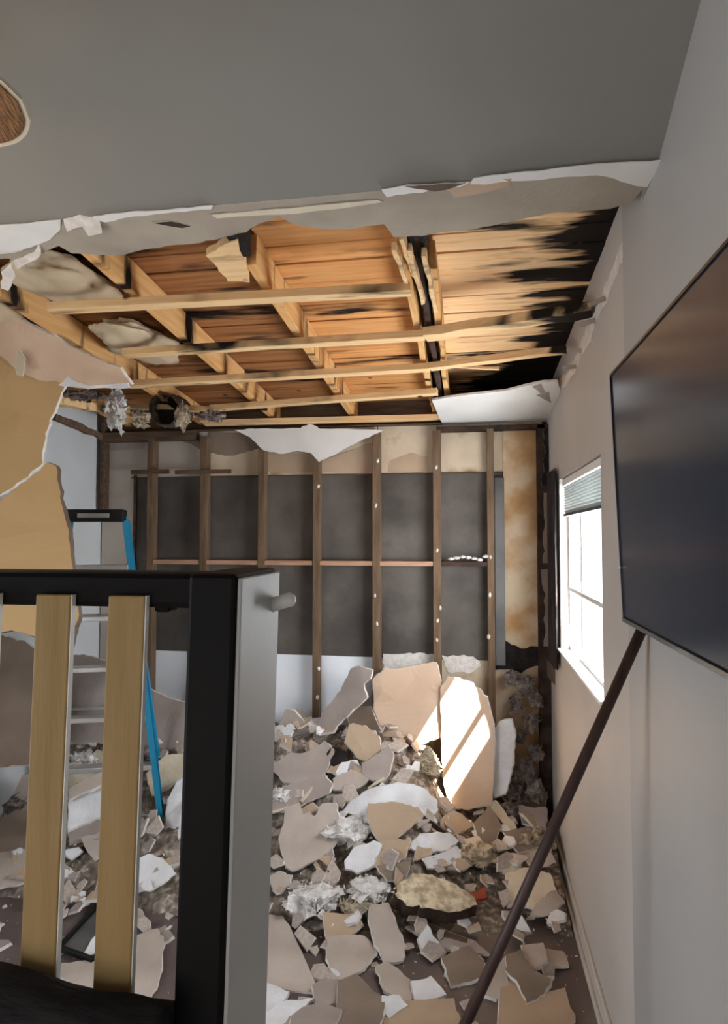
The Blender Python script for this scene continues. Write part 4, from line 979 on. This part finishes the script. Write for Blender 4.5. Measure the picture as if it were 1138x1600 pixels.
def place(x, y):
    """where a shard lies, in words, or None when the slats or the post hide it"""
    q = Vector((x, y, H(x, y))) - CAM; f = q.dot(FW); u = 569 + F * q.dot(RT) / f; v = 800 - F * q.dot(UP) / f
    if u < 0 or v > 1610 or 290 < u < 408 or 55 < u < 100 or 165 < u < 212: return None
    pole = 1003 - (v - 984) * 0.4455
    if u < 60: return 'left of the first full wooden slat'
    if u < 170: return 'seen between the two wooden slats' + (' on the heap' if v < 1330 else ' on the floor')
    if u < 300: return 'between the right slat and the black post' + (' on the heap' if v < 1330 else ' on the floor')
    if u > pole + 10 and v > 1400: return 'on the floor between pole and baseboard'
    if v < 1200: return 'high on the heap under the bare studs' if u < 620 else 'at the foot of the sunlit sheets'
    if v < 1290: return ('beside the grey post side high on the heap' if u < 530 else 'around the white arched sheet' if u < 700 else 'below the sooty back right corner')
    if v < 1370: return ('around the piece with nail holes' if u < 560 else 'above the thick cream chunk' if u < 720 else 'behind the square cream piece')
    if v < 1450: return ('around the white insulation clumps' if u < 600 else 'around the thick cream chunk')
    return 'on the dark floor near the grey post side' if u < 520 else 'on the dark floor left of the pole'
cnt = 0
while cnt < 285:
    y = random.uniform(2.35, 4.5); x = random.uniform(-2.7, XR - 0.12)
    if random.random() > 0.12 + 0.88 * sm((y - 2.7) / 1.0): continue
    if y < 3.0 and x > 0.3: continue
    m, lab, grp = random.choices(kinds, (3, 3, 3, 2))[0]
    where = place(x, y)
    if not where: continue
    s = random.choice((random.uniform(0.02, 0.06), random.uniform(0.04, 0.095))) * (1.0 if y > 3 else 0.7)
    o = bpy.data.objects.new('drywall_shard', random.choice(protos[m])); COL.objects.link(o)
    n = (hn(x, y) + Vector((random.uniform(-1, 1), random.uniform(-1, 0.4), 0)) * (0.45 if y > 3.2 else 0.06)).normalized()
    q = n.to_track_quat('Z', 'Y').to_matrix().to_4x4() @ Matrix.Rotation(random.uniform(0, 6.28), 4, 'Z')
    o.matrix_world = Matrix.Translation((x, y, H(x, y) + 0.16 * s + (0.02 if y > 3.2 else 0.002))) @ q @ Matrix.Scale(s, 4)
    lab = ('tiny ' if s < 0.035 else 'small ' if s < 0.06 else 'mid-sized ') + lab.replace('small ', '').replace('scattered in the rubble', where)
    tag(o, lab, 'drywall piece', lab.replace(' shard', ' shards')); cnt += 1
# broken bits out of the photograph's sight behind post and slats
bm = bmesh.new(); k = 0
while k < 170:
    x, y = random.uniform(-2.7, 0.3), random.uniform(2.5, 4.5)
    if place(x, y) or y < 2.9 and random.random() < 0.7: continue
    q = Vector((x, y, 0)) - CAM
    sz = random.uniform(0.03, 0.10); n = (hn(x, y) + Vector((random.uniform(-1, 1), random.uniform(-1, 0.4), 0)) * (0.35 if y > 3.2 else 0.05)).normalized()
    T = Matrix.Translation((x, y, H(x, y) + 0.16 * sz + (0.02 if y > 3.2 else 0.002))) @ n.to_track_quat('Z', 'Y').to_matrix().to_4x4() @ Matrix.Rotation(random.uniform(0, 6.28), 4, 'Z') @ Matrix.Scale(sz, 4)
    me = random.choice(protos['paper_grey']).copy(); me.transform(T); n0 = len(bm.faces); bm.from_mesh(me); bpy.data.meshes.remove(me)
    bm.faces.ensure_lookup_table(); c = random.choice((0, 2, 3, 4))
    for f in bm.faces[n0:]:
        if f.material_index == 0: f.material_index = c
    k += 1
hb = from_bm('rubble_bits', bm, ['paper_grey', 'gypsum', 'paper_mauve', 'paper_tan', 'paper_white'])
tag(hb, 'broken drywall bits heaped behind the black post', 'rubble', None, 'stuff')
# crumbs too small to count
bm = bmesh.new()
for i in range(1500):
    y = random.uniform(2.2, 4.55); x = random.uniform(-2.8, XR - 0.06)
    if random.random() > 0.35 + 0.65 * sm((y - 2.7) / 1.0): continue
    s = random.uniform(0.003, 0.011); p = Vector((x, y, H(x, y) + s * 0.5 + (random.uniform(0, 0.03) if y > 3.3 else 0)))
    vs_ = [bm.verts.new(p + Vector((random.uniform(-1, 1), random.uniform(-1, 1), random.uniform(-0.6, 0.8))) * s) for _ in range(4)]
    for f in ((0, 1, 2), (0, 1, 3), (1, 2, 3), (0, 2, 3)): bm.faces.new([vs_[j] for j in f])
cr = from_bm('plaster_crumbs', bm, 'gypsum')
tag(cr, 'tiny white plaster crumbs strewn over floor and rubble', 'plaster crumbs', None, 'stuff')
